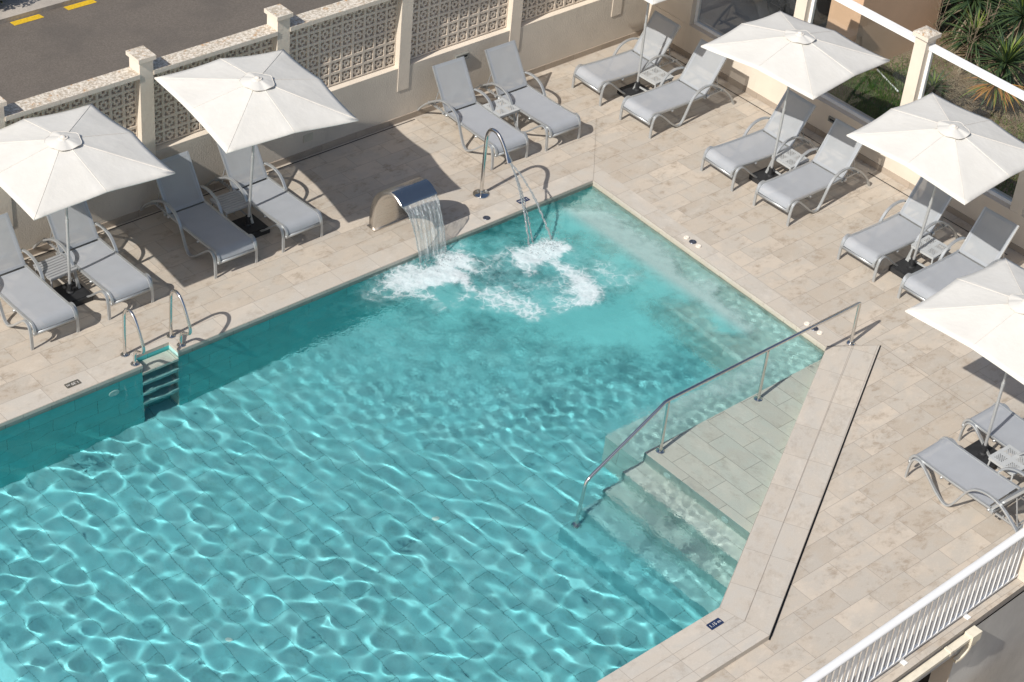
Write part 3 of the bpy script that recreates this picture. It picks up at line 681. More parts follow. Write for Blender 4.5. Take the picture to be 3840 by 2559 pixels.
# ------------------------------------------------------------------ side tables
def table_legs(t, mat):
    for sx in (-1, 1):
        for sy in (-1, 1):
            b = MB(); b.tube([(sx*.170, sy*.165, .34), (sx*.185, sy*.185, 0)], .012, 8); b.build('leg', mat, t, smooth=True, auto=40)
    b = MB()
    for sx in (-1, 1): b.box(sx*.176-.009, sx*.176+.009, -.17, .17, .13, .152)
    for sy in (-1, 1): b.box(-.19, .19, sy*.178-.007, sy*.178+.007, .315, .352)
    for sx in (-1, 1): b.box(sx*.183-.007, sx*.183+.007, -.171, .171, .315, .352)
    b.build('apron', mat, t)
def perforated(label):
    t = thing('side_table', (0, 0, 0), label, 'side table', 'perforated side tables'); b = MB(); h = .195; n = 24; c = 2*h/n; z = .358
    for i in range(n):
        for k in range(n):
            x0, y0 = -h+i*c, -h+k*c; hole = (i in (3,5,7,9,14,16,18,20)) and (k in (3,5,7,9,14,16,18,20)); hole |= (i in (4,6,8,15,17,19)) and (k in (4,6,8,15,17,19))
            if hole:
                e = c*.10; X, Y = [x0, x0+e, x0+c-e, x0+c], [y0, y0+e, y0+c-e, y0+c]
                for a in range(3):
                    for d_ in range(3):
                        if (a, d_) != (1, 1): b.face([(X[a],Y[d_],z),(X[a+1],Y[d_],z),(X[a+1],Y[d_+1],z),(X[a],Y[d_+1],z)])
            else: b.face([(x0,y0,z),(x0+c,y0,z),(x0+c,y0+c,z),(x0,y0+c,z)])
    b.build('table_top', M['tabletop'], t); table_legs(t, M['tabletop']); return t
def slatted(label):
    t = thing('side_table', (0, 0, 0), label, 'side table', 'slatted side tables'); b = MB()
    for k in range(8): b.box(-.195, .195, -.195+k*.0495, -.195+k*.0495+.040, .343, .360)
    b.build('slat_top', M['darktable'], t, bevel=.004); table_legs(t, M['darktable']); return t
ta = slatted('grey slatted table in shade beside the leftmost parasol pole'); ta.location = (-7.41, 1.88, 0); ta.rotation_euler = (0, 0, R(3))
dup(ta, (-4.80, 1.90, 0), R(-1), 'grey slatted table in shade beside the second parasol pole')
pa = perforated('perforated metal table between the two sunlit loungers without parasol'); pa.location = (-.20, 1.785, 0)
for x, y, a, lb in ((2.385, 1.235, 1, 'perforated metal table beside the parasol pole in the wall corner'), (2.355,-1.53,-1,'perforated metal table behind the pole of the upper right parasol'),
                    (2.28,-4.15,2,'perforated metal table beside the pole of the parasol cut by the right photo edge'), (-.36,-7.53,-2,'perforated metal table near the lowest parasol, cut by the right photo edge')):
    dup(pa, (x, y, lowz(x, y)), R(a), lb)

# ------------------------------------------------------------------ parasols
SQ, AP, LP = 1.863, .275, 2.02
def make_parasol(label):
    t = thing('parasol', (0, 0, 0), label, 'parasol', 'off white square parasols')
    b = MB(); n = 6
    q = .205; b.prism([(-q,-q),(q,-q),(q,q),(-q,q)], 0, .075, 0, None, True)
    b.prism([(-q+.03,-q+.03),(q-.03,-q+.03),(q-.03,q-.03),(-q+.03,q-.03)], .0751, .085)
    bs = b.build('base', M['black'], t, bevel=.012)
    b = MB(); b.lathe([(.050,.083),(.048,.10),(.031,.112),(.031,.20),(.036,.205),(.036,.222),(.022,.222)], n=16); b.build('socket', M['black'], bs, smooth=True, auto=35)
    b = MB(); b.tube([(0,0,.2),(0,0,1.12)], .0195, 12); b.tube([(0,0,1.115),(0,0,1.16)], .0225, 12); b.tube([(0,0,1.15),(0,0,LP+AP-.02)], .0165, 12)
    pole = b.build('pole', M['alu'], t, smooth=True, auto=40)
    # canopy: eight sectors, apex high, soft sag between ribs, mid-edge ribs a little higher
    h = SQ/2; NR, NA = 14, 8
    rib = []
    for k in range(8):
        a = R(45*k); L = h if k % 2 == 0 else h*math.sqrt(2); rib.append((a, L*(1.012 if k % 2 == 0 else 1.0)))
    zr = lambda r: LP+AP*max(0.0, 1-r/(h*1.4143))**1.06
    cv = []; 
    for i in range(NR+1):
        u = i/NR; row = []
        for k in range(8):
            a0, L0 = rib[k]; a1, L1 = rib[(k+1) % 8]
            p0 = Vector((math.cos(a0)*L0*u, math.sin(a0)*L0*u, zr(L0*u))); p1 = Vector((math.cos(a1)*L1*u, math.sin(a1)*L1*u, zr(L1*u)))
            if k % 2 == 0: p0.z -= .010*u**2
            else: p1.z -= .010*u**2
            for s_ in range(NA):
                f = s_/NA; p = p0.lerp(p1, f); sag = 4*f*(1-f); p.z -= .012*sag*u
                pull = 1-.014*sag*u**3; row.append((p.x*pull, p.y*pull, p.z+.004*math.sin(9*u+3*f+k)*u*sag))
        cv.append(row)
    b = MB(); b.loft(cv, True, False)
    hem = [(x*1.0005, y*1.0005, z-.018) for x, y, z in cv[-1]]; b.loft([cv[-1], hem], True, False)
    cn = b.build('canopy', M['canvas'], t, smooth=True, auto=50)
    b = MB()
    for k in range(8): b.tube([(cv[i][k*NA][0], cv[i][k*NA][1], cv[i][k*NA][2]+.0015) for i in range(2, NR+1)], .0034, 5)
    b.build('seam', M['trim'], cn, smooth=True)
    b = MB(); vr = []
    for i in range(6):
        u = i/5; vr.append([(math.cos(2*math.pi*k/40)*.212*u*(1+.045*math.sin(5*2*math.pi*k/40)), math.sin(2*math.pi*k/40)*.212*u*(1+.045*math.sin(5*2*math.pi*k/40)),
            LP+AP+.022-.050*u**1.3+.006*u*math.sin(5*2*math.pi*k/40+1)+.004*u*math.sin(9*2*math.pi*k/40)) for k in range(40)])
    b.loft(vr[1:], True, False); b.v.append((0,0,LP+AP+.022)); i0 = len(b.v)-1
    for k in range(40): b.f.append([k, (k+1) % 40, i0]); b.uv.append(None); b.m.append(0)
    vn = b.build('vent', M['canvas'], cn, smooth=True)
    b = MB(); ring = [(p[0], p[1], p[2]+.001) for p in vr[-1]]; b.tube(ring+[ring[0], ring[1]], .0032, 5, caps=False); b.build('vent_trim', M['trim'], cn, smooth=True)
    b = MB(); b.lathe([(.058,LP+AP+.010),(.056,LP+AP+.0215),(.033,LP+AP+.024),(.030,LP+AP+.0245),(.032,LP+AP+.028),(.025,LP+AP+.038),(.012,LP+AP+.043),(.001,LP+AP+.044)], n=18); b.build('finial', M['trim'], t, smooth=True, auto=45)
    for k in range(8):
        a, L = rib[k]; e = MB(); dz = .010 if k % 2 == 0 else 0
        e.tube([(math.cos(a)*.03, math.sin(a)*.03, LP+AP-.05), (math.cos(a)*L*.5, math.sin(a)*L*.5, zr(L*.5)-dz*.25-.018), (math.cos(a)*L*.97, math.sin(a)*L*.97, zr(L*.97)-dz*.93-.018)], .008, 6)
        e.tube([(math.cos(a)*.022, math.sin(a)*.022, LP-.22), (math.cos(a)*L*.48, math.sin(a)*L*.48, zr(L*.48)-dz*.22-.03)], .006, 6)
        e.build('rib', M['alu'], t, smooth=True)
    return t
UB = [(-7.359,1.645,.012,-.006,-.008,'parasol over the leftmost loungers, canopy cut by the left photo edge'),
      (-4.694,1.649,.026,-.045,-.10,'tilted parasol in front of the block screens, its corner over the wall coping'),
      (2.178,1.388,.055,.055,0,'parasol in the wall corner, all but one canopy corner above the photo'),
      (2.098,-1.427,.045,.012,.121,'upper right parasol in front of the glass wall, whole canopy in view'),
      (2.015,-4.094,.011,-.041,.057,'parasol whose right canopy corner is cut by the right photo edge'),
      (-.262,-7.103,.004,.005,.006,'lowest parasol at right, above the loungers nearest the white railing')]
u0 = None
for x, y, ax, ay, rt, lb in UB:
    if u0 is None: u0 = make_parasol(lb); o = u0; o.location = (x, y, 0)
    else: o = dup(u0, (x, y, lowz(x, y)), 0, lb)
    q = Vector((0, 0, 1)).rotation_difference(Vector((ax, ay, 1)).normalized()); tilt = q.to_matrix().to_4x4() @ Matrix.Rotation(rt, 4, 'Z')
    for ch in o.children:
        if not ch.name.startswith('base'): ch.matrix_local = tilt

# ------------------------------------------------------------------ pool ladder rails, handrail, spout, waterfall
def ladder(x, lb, s=1):
    t = thing('ladder_rail', (x, .285, 0), lb, 'handrail', 'bent steel rails at the pool steps')
    b = MB(); P = [(0,0,.0),(0,-.008,.25),(0,-.018,.50),(0,-.028,.62),(0,-.065,.71),(0,-.125,.745),(0,-.195,.735),(0,-.27,.675),(0,-.34,.565),(0,-.405,.43),(0,-.428,.36),(0,-.42,.31),(0,-.385,.275),(0,-.33,.245),(0,-.265,.215),(0,-.235,.17),(0,-.222,.09),(0,-.22,0)]
    b.tube(smooth_path(P, 5), .0205, 14); b.build('tube', M['steel'], t, smooth=True, auto=50)
    for y in (0, -.22):
        b = MB(); b.lathe([(.052,.001),(.052,.010),(.040,.018),(.021,.020)], (0, y, 0), 20); b.build('flange', M['steel'], t, smooth=True, auto=40)
ladder(-7.435, 'left bent steel rail beside the recessed pool steps'); ladder(-6.785, 'right bent steel rail beside the recessed pool steps')
hr = thing('handrail', (.115, -4.69, 0), 'long polished steel handrail running down the pool entry steps', 'handrail')
HP = [(.118,-4.69,.0),(.118,-4.69,.60),(.113,-4.69,.635),(.085,-4.69,.645),(-3.24,-4.69,.655),(-3.33,-4.69,.645),(-3.42,-4.69,.59),(-4.42,-4.69,.065),(-4.475,-4.69,.02),(-4.495,-4.69,-.06),(-4.55,-4.69,-.94)]
b = MB(); b.tube(HP, .0215, 14); at(b.build('rail', M['steel'], smooth=True, auto=60), hr)
for x, z0, z1 in ((-1.575,-.14,.63),(-3.265,-.14,.63)):
    b = MB(); b.tube([(x,-4.69,z0),(x,-4.69,z1)], .0205, 14); pp = at(b.build('post', M['steel'], smooth=True, auto=60), hr)
    b = MB(); b.lathe([(.056,0),(.056,.008),(.040,.016),(.021,.018)], (x,-4.69,z0+.001), 20); b.build('flange', M['steel'], pp, smooth=True, auto=40)
for x, z0 in ((.118,.001),(-4.55,-.945)):
    b = MB(); b.lathe([(.056,0),(.056,.010),(.044,.022),(.021,.024)], (x,-4.69,z0), 20); at(b.build('flange', M['steel'], smooth=True, auto=40), hr)
sp = thing('water_spout', (-1.555, .60, 0), 'tall arched polished steel water spout standing at the pool edge', 'water spout')
b = MB(); P = [(0,0,0),(.0,-.004,.5),(.0,-.012,.85),(0,-.03,.98),(0,-.075,1.06),(0,-.14,1.09),(0,-.215,1.085),(0,-.29,1.04),(0,-.36,.965),(0,-.42,.88)]
b.tube(smooth_path(P, 6), .026, 16); b.build('pipe', M['steel'], sp, smooth=True, auto=50)
b = MB()
rings = []
for f, (w_, th) in zip((0, .25, .6, 1), ((.027,.027),(.031,.024),(.040,.016),(.046,.011))):
    cpt = Vector((0,-.415,.888)).lerp(Vector((0,-.515,.775)), f)
    nn = Vector((0,-.75,-.66)).cross(Vector((1,0,0))).normalized()
    rings.append([cpt+Vector((1,0,0))*w_*math.cos(2*math.pi*k/16)+nn*th*math.sin(2*math.pi*k/16) for k in range(16)])
b.loft(rings); b.build('nozzle', M['steel'], sp, smooth=True, auto=50)
b = MB(); b.lathe([(.118,.001),(.118,.006),(.112,.014),(.03,.020),(.027,.022)], n=36); b.build('base_plate', M['steel'], sp, smooth=True, auto=40)
wf = thing('waterfall_spout', (-3.02, .60, 0), 'curved brushed steel waterfall spout arching over the pool edge', 'waterfall spout')
x0, x1 = -.302, .275
outer = smooth_path([(0,.235,0),(0,.232,.16),(0,.205,.34),(0,.14,.52),(0,.03,.66),(0,-.09,.738),(0,-.20,.752),(0,-.30,.728),(0,-.405,.664)], 5)
inner = smooth_path([(0,.105,0),(0,.105,.14),(0,.085,.30),(0,.03,.45),(0,-.05,.575),(0,-.14,.655),(0,-.22,.695),(0,-.30,.700),(0,-.402,.652)], 5)
b = MB(); uvs = lambda k: k/len(outer)
for k in range(len(outer)-1):
    o0, o1, i0, i1 = outer[k], outer[k+1], inner[k], inner[k+1]
    b.face([(x1,o0.y,o0.z),(x0,o0.y,o0.z),(x0,o1.y,o1.z),(x1,o1.y,o1.z)]); b.face([(x0,i0.y,i0.z),(x1,i0.y,i0.z),(x1,i1.y,i1.z),(x0,i1.y,i1.z)])
    b.face([(x0,o0.y,o0.z),(x0,i0.y,i0.z),(x0,i1.y,i1.z),(x0,o1.y,o1.z)]); b.face([(x1,i0.y,i0.z),(x1,o0.y,o0.z),(x1,o1.y,o1.z),(x1,i1.y,i1.z)])
o0, i0 = outer[-1], inner[-1]; b.face([(x0,i0.y,i0.z),(x1,i0.y,i0.z),(x1,o0.y,o0.z),(x0,o0.y,o0.z)])
b.build('curved_body', M['brushed'], wf, smooth=True, auto=35)
b = MB(); b.box(x0-.02, x1+.02, .085, .255, .0008, .018); b.build('foot_flange', M['brushed'], wf, bevel=.006)
b = MB(); lp = [Vector((0, p.y, p.z)) for p in outer if p.y < -.16 and p.z > .6]
b.band([p+Vector((0,-.002,.005)) for p in lp]+[lp[-1]+Vector((0,-.012,-.012))], x1-x0+.006, .005); b.build('lip', M['lipsteel'], wf, smooth=True, auto=40)
# falling water of the two
def sheet():
    b = MB(); N, K = 30, 40; rows = []; rs = random.Random(3)
    edge = [rs.uniform(-1, 1) for _ in range(K+1)]
    for k in range(K+1):
        tt = k/K; y = .195-.305*tt; z = .655-.10*tt-.648*tt*tt; row = []
        for i in range(N+1):
            u = i/N; wl = -3.318+.118*tt**.8+.006*edge[k]; wr = -2.748-.012*tt+.006*edge[(k*7) % K]
            x = wl+(wr-wl)*u; dy = .010*math.sin(u*21+tt*4)*tt+.006*math.sin(u*47+tt*9)
            row.append((x, y+dy, z+.006*math.sin(u*33-tt*3)*tt))
        rows.append(row)
    for k in range(K):
        for i in range(N): b.face([rows[k][i],rows[k][i+1],rows[k+1][i+1],rows[k+1][i]][::-1], [(i/N,k/K),((i+1)/N,k/K),((i+1)/N,(k+1)/K),(i/N,(k+1)/K)][::-1])
    for (e_, sgn) in ((0, 1), (N, -1)):
        b.tube([(rows[k][e_][0]+sgn*.006, rows[k][e_][1], rows[k][e_][2]) for k in range(0, K+1, 2)], [.007+.004*rs.random() for _ in range(0, K+1, 2)], 6)
    return b
tag(sheet().build('waterfall', M['fall'], smooth=True), 'clear sheet of water falling from the curved steel spout into the pool', 'falling water')
def jet(x1_, y1_, seed, r):
    rs = random.Random(seed); P = []; rr = []; n = 46
    for k in range(n+1):
        t_ = k/n; z = .772-.30*t_-.565*t_*t_; j_ = .010*t_
        P.append((-1.555+(x1_+1.555)*t_+j_*rs.uniform(-1, 1), .085+(y1_-.085)*t_+j_*rs.uniform(-1, 1), z)); rr.append(r*(.65+.6*rs.random())*(1+.3*t_))
    return P, rr
for k, (xx, yy, sd, rad, lb) in enumerate(((-1.735,-.62,1,.0115,'left water jet falling from the arched spout'),(-1.66,-.60,2,.0085,'middle water jet falling from the arched spout'),(-1.40,-.69,5,.0125,'right water jet falling from the arched spout'))):
    b = MB(); P, rr = jet(xx, yy, sd, rad); b.tube(P, rr, 7); rs = random.Random(sd+9)
    for q in range(46):
        p = Vector(P[rs.randint(12, 46)]); a = rs.uniform(.002, .0055); o_ = Vector((rs.gauss(0, .014), rs.gauss(0, .014), rs.gauss(0, .01)))
        b.tube([p+o_+Vector((0,0,a)), p+o_, p+o_-Vector((0,0,a))], [a*.5, a, a*.5], 5)
    tag(b.build('water_jet', M['jet'], smooth=True), lb, 'water jet', 'water jets of the arched spout')
b = MB(); rs = random.Random(21)
for q in range(420):
    if q % 2: c_ = (-1.60+rs.gauss(0, .16), -.74+rs.gauss(0, .12))
    else: c_ = (rs.uniform(-3.35,-2.70), -.20+rs.gauss(0, .11))
    z = ZW+abs(rs.gauss(0, .055))+.01; a = rs.uniform(.0025, .007); p = Vector((*c_, z)); b.tube([p+Vector((0,0,a)), p, p-Vector((0,0,a))], [a*.5, a, a*.5], 5)
tag(b.build('spray', M['jet'], smooth=True), kind='stuff'); bpy.data.objects['spray']['label'] = 'white spray droplets where the water falls into the pool'

# ------------------------------------------------------------------ small pool fittings
def depth_plate(x, y, txt, rz, lb, mat, shiny):
    t = thing('depth_plate', (x, y, 0), lb, 'depth sign', 'depth signs set in the pool coping', rz)
    b = MB(); a, c_ = .094, .046; k = .008
    b.prism([(-a+k,-c_),(a-k,-c_),(a,-c_+k),(a,c_-k),(a-k,c_),(-a+k,c_),(-a,c_-k),(-a,-c_+k)], .0005, .0045); b.build('plate', mat, t)
    cu = bpy.data.curves.new('lettering', 'FONT'); cu.body = txt; cu.size = .058; cu.align_x = 'CENTER'; cu.align_y = 'CENTER'; cu.extrude = .0006; cu.materials.append(M['letter'])
    tmp = bpy.data.objects.new('tmp', cu); col.objects.link(tmp); me = bpy.data.meshes.new_from_object(tmp.evaluated_get(bpy.context.evaluated_depsgraph_get())); bpy.data.objects.remove(tmp)
    o = bpy.data.objects.new('lettering', me); col.objects.link(o); o.parent = t; o.location = (0, 0, .0055)
depth_plate(-4.898,-7.156,'1.15 m',0,'blue depth sign reading 1.15 m in the raised coping', M['plate'], 0)
depth_plate(-1.176,.155,'1.10 m',math.pi,'upside down blue depth sign behind the falling water jets', M['plate'], 0)
depth_plate(-8.226,.153,'1.30 m',math.pi,'shiny steel depth sign in the coping left of the pool ladder', M['brushed'], 1)
def disc(name, x, y, z, r, h, mat, lb, cat, grp, axis=None):
    b = MB(); b.lathe([(r*.98,0),(r,h*.4),(r*.93,h),(r*.35,h*1.02),(r*.3,h*.7),(.002,h*.7)], n=24); o = b.build(name, mat, smooth=True, auto=35); o.location = (x, y, z)
    if axis == 'x': o.rotation_euler = (0, R(-90), 0)
    if axis == 'y': o.rotation_euler = (R(90), 0, 0)
    return tag(o, lb, cat, grp)
for x, y, lb in ((-1.879,.104,'dark steel push button in the coping between waterfall and spout'),(.070,-1.905,'dark steel push button between two ivory discs, farther along the right coping'),(-.029,-4.204,'dark steel push button between two ivory discs, under the handrail')):
    disc('push_button', x, y, .0008, .052, .008, M['button'], lb, 'button', 'steel push buttons in the coping')
for x, y, lb in ((.069,-1.785,'ivory disc on the wall-corner side of the right coping button'),(.058,-2.024,'ivory disc on the handrail side of the right coping button'),(-.036,-4.079,'ivory disc in the coping just before the handrail'),(-.045,-4.31,'ivory disc in the coping just under the handrail')):
    disc('coping_light', x, y, .0008, .038, .014, M['disc'], lb, 'light', 'ivory disc lights in the coping')
for x, y, z, r, ax, lb in ((-3.442,-5.0,-.255,.055,'x','pale round light in the first step riser, nearer the handrail'),(-3.442,-5.94,-.255,.055,'x','pale round light in the first step riser, nearer the diagonal coping'),
    (-7.775,-.002,-.35,.075,'y','pale round inlet in the shaded pool wall left of the ladder'),(-8.588,-3.561,floorz(-8.59,-3.56)+.002,.045,None,'pale round inlet on the pool floor, farther from the steps'),(-5.628,-3.469,floorz(-5.63,-3.47)+.002,.045,None,'pale round inlet on the pool floor, nearer the steps')):
    o = disc('pool_inlet', x, y, z, r, .012, M['inlet'], lb, 'pool inlet', 'pale round fittings under water', ax); o.cycles.is_caustics_receiver = True

# ------------------------------------------------------------------ white railing on the deck edge and the wall below
ra = math.atan2(.057, 2.66)
rl = thing('railing', (-1.555, -8.61, -.097), 'white painted metal railing with slim balusters along the deck edge', 'railing', None, ra)
b = MB(); b.loft([[(x, .052*math.cos(a)*(1 if abs(math.cos(a)) < .8 else .95), .775+.030*math.sin(a)) for a in [2*math.pi*k/14 for k in range(14)]] for x in (0, -6.6)])
b.build('top_rail', M['white'], rl, smooth=True, auto=60)
b = MB(); b.box(-6.6, 0, -.018, .018, .045, .07); b.build('bottom_rail', M['white'], rl, bevel=.003)
for k in range(61):
    x = -.075-k*.1065; b = MB(); b.box(x-.007, x+.007, -.018, .018, .0701, .752); b.build('baluster', M['white'], rl)
for x in (-.95, -2.05, -3.15, -4.25, -5.35):
    b = MB(); b.box(x-.03, x+.03, -.075, .03, .0, .012); b.box(x-.02, x+.02, -.018, .018, .012, .045); b.build('bracket', M['white'], rl)
s = MB(); s.box(-1.545, -1.30, -8.72, -8.50, -.095, .92); s.box(-1.57, -1.275, -8.745, -8.475, .92, .97)
tag(s.build('railing_pier', M['cream'], bevel=.008), 'cream masonry pier at the right end of the white railing', 'pier')
YL = -8.755
lw = thing('terrace_wall', (-2.7, YL, -1), 'grey rendered retaining wall with a dark opening below the railing', 'wall')
yl = lambda x: YL+.0214*(x+1.5)
s = MB()
def q4(x0, x1, z0, z1, m=0): s.face([(x0,yl(x0),z0),(x1,yl(x1),z0),(x1,yl(x1),z1),(x0,yl(x0),z1)], None, m)
q4(-2.71, 6, -4, -.19); q4(-9, -2.71, -.44, -.16); at(s.build('face', M['greywall']), lw)
s = MB(); s.face([(-2.71,yl(-2.71)+.22,-4),(-2.71,yl(-2.71),-4),(-2.71,yl(-2.71),-.44),(-2.71,yl(-2.71)+.22,-.44)]); s.face([(-9,-8.93,-.44),(-2.71,yl(-2.71),-.44),(-2.71,yl(-2.71)+.22,-.44),(-9,-8.70,-.44)])
at(s.build('opening_reveal', M['cream']), lw)
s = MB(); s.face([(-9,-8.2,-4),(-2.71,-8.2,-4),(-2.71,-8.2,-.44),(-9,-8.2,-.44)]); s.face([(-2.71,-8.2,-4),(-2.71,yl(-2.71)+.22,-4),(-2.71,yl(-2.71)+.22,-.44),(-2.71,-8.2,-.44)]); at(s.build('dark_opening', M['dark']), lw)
gt = thing('rain_gutter', (-2.6, YL, -.2), 'ivory gutter ending in a box hopper with a curved outlet, on the grey wall', 'gutter')
s = MB(); s.band([(-9,yl(-9)-.045,-.185),(-2.64,yl(-2.64)-.045,-.185)], .05, .085, (0,0,1)); 
for x in (-3.0,-3.9,-4.8): s.box(x-.02, x+.02, yl(x)-.092, yl(x)-.002, -.215, -.150)
at(s.build('channel', M['ivory']), gt)
s = MB(); y0 = yl(-2.55); s.box(-2.66, -2.50, y0-.115, y0-.003, -.255, -.130); s.prism([(-2.63,y0-.10),(-2.53,y0-.10),(-2.53,y0-.01),(-2.63,y0-.01)], -.32, -.2552, 0, None, True); at(s.build('hopper', M['ivory'], bevel=.006), gt)
s = MB(); s.band(smooth_path([(-2.585,y0-.055,-.32),(-2.59,y0-.055,-.37),(-2.625,y0-.050,-.43),(-2.69,y0-.045,-.475),(-2.76,y0-.03,-.495)], 5), .06, .05, (0,1,0)); at(s.build('outlet', M['ivory'], smooth=True, auto=50), gt)
t = thing('lower_parasol', (-2.15, -9.52, -2.25), 'pale grey canopy top showing at the lower right photo corner', 'parasol')
b = MB(); R_ = []
for i in range(9):
    u = i/8; R_.append([(.52*u*math.cos(2*math.pi*k/32), .52*u*math.sin(2*math.pi*k/32), 1.47-.42*u**1.5-.02*math.sin(k*math.pi/4)**2*u) for k in range(32)])
b.loft(R_[1:], True, False); i0 = len(b.v); b.v.append((0,0,1.47))
for k in range(32): b.f.append([k, (k+1) % 32, i0]); b.uv.append(None); b.m.append(0)
b.build('canopy', M['canvas'], t, smooth=True); b = MB(); b.tube([(0,0,-.6),(0,0,1.44)], .02, 10); b.build('pole', M['alu'], t, smooth=True)

# ------------------------------------------------------------------ ground, road, garden
s = MB(); s.face([(-120,-120,-4),(120,-120,-4),(120,120,-4),(-120,120,-4)]); struct(s.build('ground', M['soil']))
s = MB(); s.prism([(-80,2.90),(3.7,2.90),(3.7,8.42),(-80,8.42)], -2, -.10); s.prism([(3.7,4.6),(80,4.6),(80,8.42),(3.7,8.42)], -2, -.10); struct(s.build('road', M['asphalt']))
s = MB(); s.prism([(-80,8.42),(80,8.42),(80,10.8),(-80,10.8)], -2, -.02); struct(s.build('pavement', M['concrete']))
s = MB(); s.prism([(3.96,-30),(80,-30),(80,.75),(5.2,.75),(5.2,.95),(3.96,.95)], -3, 0); struct(s.build('garden_soil', M['soil']))
s = MB(); s.prism([(3.96,.95),(5.2,.95),(5.2,.75),(80,.75),(80,1.62),(3.96,1.62)], -3, .02); struct(s.build('footpath', M['paving']))
s = MB(); s.prism([(3.96,1.62),(80,1.62),(80,1.74),(3.96,1.74)], -3, .03); struct(s.build('kerb', M['concrete']))
s = MB(); s.prism([(3.7,2.92),(3.96,2.92),(3.96,1.74),(80,1.74),(80,4.6),(3.7,4.6)], -3, -.08); struct(s.build('street', M['concrete']))
s = MB(); s.prism([(-80,10.8),(80,10.8),(80,120),(-80,120)], -3, -.03); struct(s.build('far_ground', M['soil']))
n = 0
for k in range(-3, 5):
    x = -4.345+k*.93
    s = MB(); s.face([(x,8.27,-.096),(x+.51,8.27,-.096),(x+.49,8.40,-.096),(x-.01,8.40,-.096)])
    tag(s.build('road_dash', M['yellow']), 'yellow painted dash along the far kerb of the road' if k not in (0, 1) else ('yellow road dash at the upper left beside the dark shrub' if k == 0 else 'yellow road dash cut by the top photo edge'), 'road marking', 'yellow dashes along the far kerb')
# house block beyond the glass wall
h = thing('garden_house', (6.5, 1.3, 0), 'plain peach rendered block beyond the glass wall, one face in brown shade', 'building')
s = MB(); s.box(5.455, 7.53, .0, .60, 0, 3.4); s.box(5.455, 7.53, .0, .60, 3.4, 3.402); at(s.build('walls', M['peach'], bevel=.01), h)
s = MB(); s.box(5.40, 7.585, -.055, .655, 3.403, 3.46); at(s.build('roof_slab', M['cap']), h)
# yuccas
def blade(b, o, az, el, L, w, droop, m=0):
    p = Vector(o); pts = []; n = 5
    for k in range(n+1):
        pts.append(p.copy()); e = el-droop*(k/n)**1.4
        p = p+Vector((math.cos(az)*math.cos(e), math.sin(az)*math.cos(e), math.sin(e)))*L/n
    sd = Vector((-math.sin(az), math.cos(az), 0)); prev = None
    for k in range(n+1):
        ww = w*(.55+.9*(k/n))*(1-(k/n)**2.2); a_, c_ = pts[k]-sd*ww/2, pts[k]+sd*ww/2; mid = pts[k]-Vector((0,0,ww*.22))
        if prev:
            if k < n:
                b.face([prev[0], prev[1], mid, a_], None, m); b.face([prev[1], prev[2], c_, mid], None, m)
            else: b.face([prev[0], prev[1], pts[k]], None, m); b.face([prev[1], prev[2], pts[k]], None, m)
        prev = (a_, mid, c_)
def yucca(x, y, hgt, rad, lb, seed, nl=95, old=0, tilt=(0, 0)):
    rs = random.Random(seed); t = thing('yucca', (x, y, 0), lb, 'yucca', 'yuccas in the garden')
    b = MB(); b.tube(smooth_path([(0,0,-.02),(tilt[0]*.3,tilt[1]*.3,hgt*.5),(tilt[0],tilt[1],hgt)], 4), [.075]*4+[.065]*5, 9); b.build('trunk', M['bark'], t, smooth=True)
    b = MB(); 
    for k in range(nl):
        u = k/nl; el = R(82)-R(112)*u**.9+rs.gauss(0, .12); az = k*2.39996+rs.gauss(0, .2); L = rad*(.70+.35*rs.random())*(1 if u > .15 else .72)
        blade(b, (tilt[0]+.03*math.cos(az), tilt[1]+.03*math.sin(az), hgt+.05*(1-u)), az, el, L, .040, .30+.35*u+rs.random()*.25, 1 if (u < .16 and rs.random() < .75) else 0)
    b.build('crown', [M['yucca'], M['yuccatip']], t)
    if old:
        b = MB()
        for k in range(old):
            az = rs.uniform(0, 6.28); blade(b, (tilt[0], tilt[1], hgt-.06-.2*rs.random()), az, R(-20)+rs.gauss(0, .2), rad*rs.uniform(.7, 1.05), .036, rs.uniform(.5, 1.0))
        b.build('dead_leaves', M['straw'], t)
    return t
yucca(7.95,-.30,.75,.80,'large dark green yucca right of the brown shaded wall face',1,115,30)
yucca(8.55,.55,.75,.70,'yucca cut by the top photo edge, behind the large one',2,90,10)
yucca(8.00,-1.22,.85,.72,'tall yucca at the right photo edge with upright pale leaves',3,100,10)
yucca(7.35,-.85,.50,.62,'medium yucca just behind the capped pier of the glass wall',4,90,14)
yucca(7.0,-1.72,.55,.70,'dark yucca above the orange withered fan, crossed by the white rail',5,110,20)
yucca(6.0,-1.20,.18,.34,'small young yucca near the glass behind the dry leaves',6,45,0)
yucca(8.35,-.35,.55,.66,'low yucca squeezed between the large yucca and the right photo edge',9,100,10)
yucca(7.75,.42,.45,.55,'yucca close to the right end of the brown shaded wall',10,90,10)
yucca(8.9,-1.0,.65,.70,'yucca in the back row at the right photo edge',8,80,10)
t = thing('withered_yucca', (6.55, -1.92, 0), 'low yucca with a fan of orange and yellow withered leaves', 'yucca'); b = MB(); b2 = MB(); rs = random.Random(12)
for k in range(64):
    az = R(225)+rs.gauss(0, .75); blade(b, (0, 0, .42), az, R(8)+rs.gauss(0, .22), rs.uniform(.40, .66), .036, rs.uniform(.55, 1.0), 0 if rs.random() < .72 else 1)
b.build('withered_leaves', [M['withered'], M['yuccatip']], t)
for k in range(40): blade(b2, (0, 0, .45), rs.uniform(0, 6.28), R(20)+rs.gauss(0, .5), rs.uniform(.35, .6), .036, rs.uniform(.3, .7))
b2.build('crown', [M['yucca']], t); b = MB(); b.tube([(0,0,-.02),(0,0,.42)], .07, 9); b.build('trunk', M['bark'], t, smooth=True)
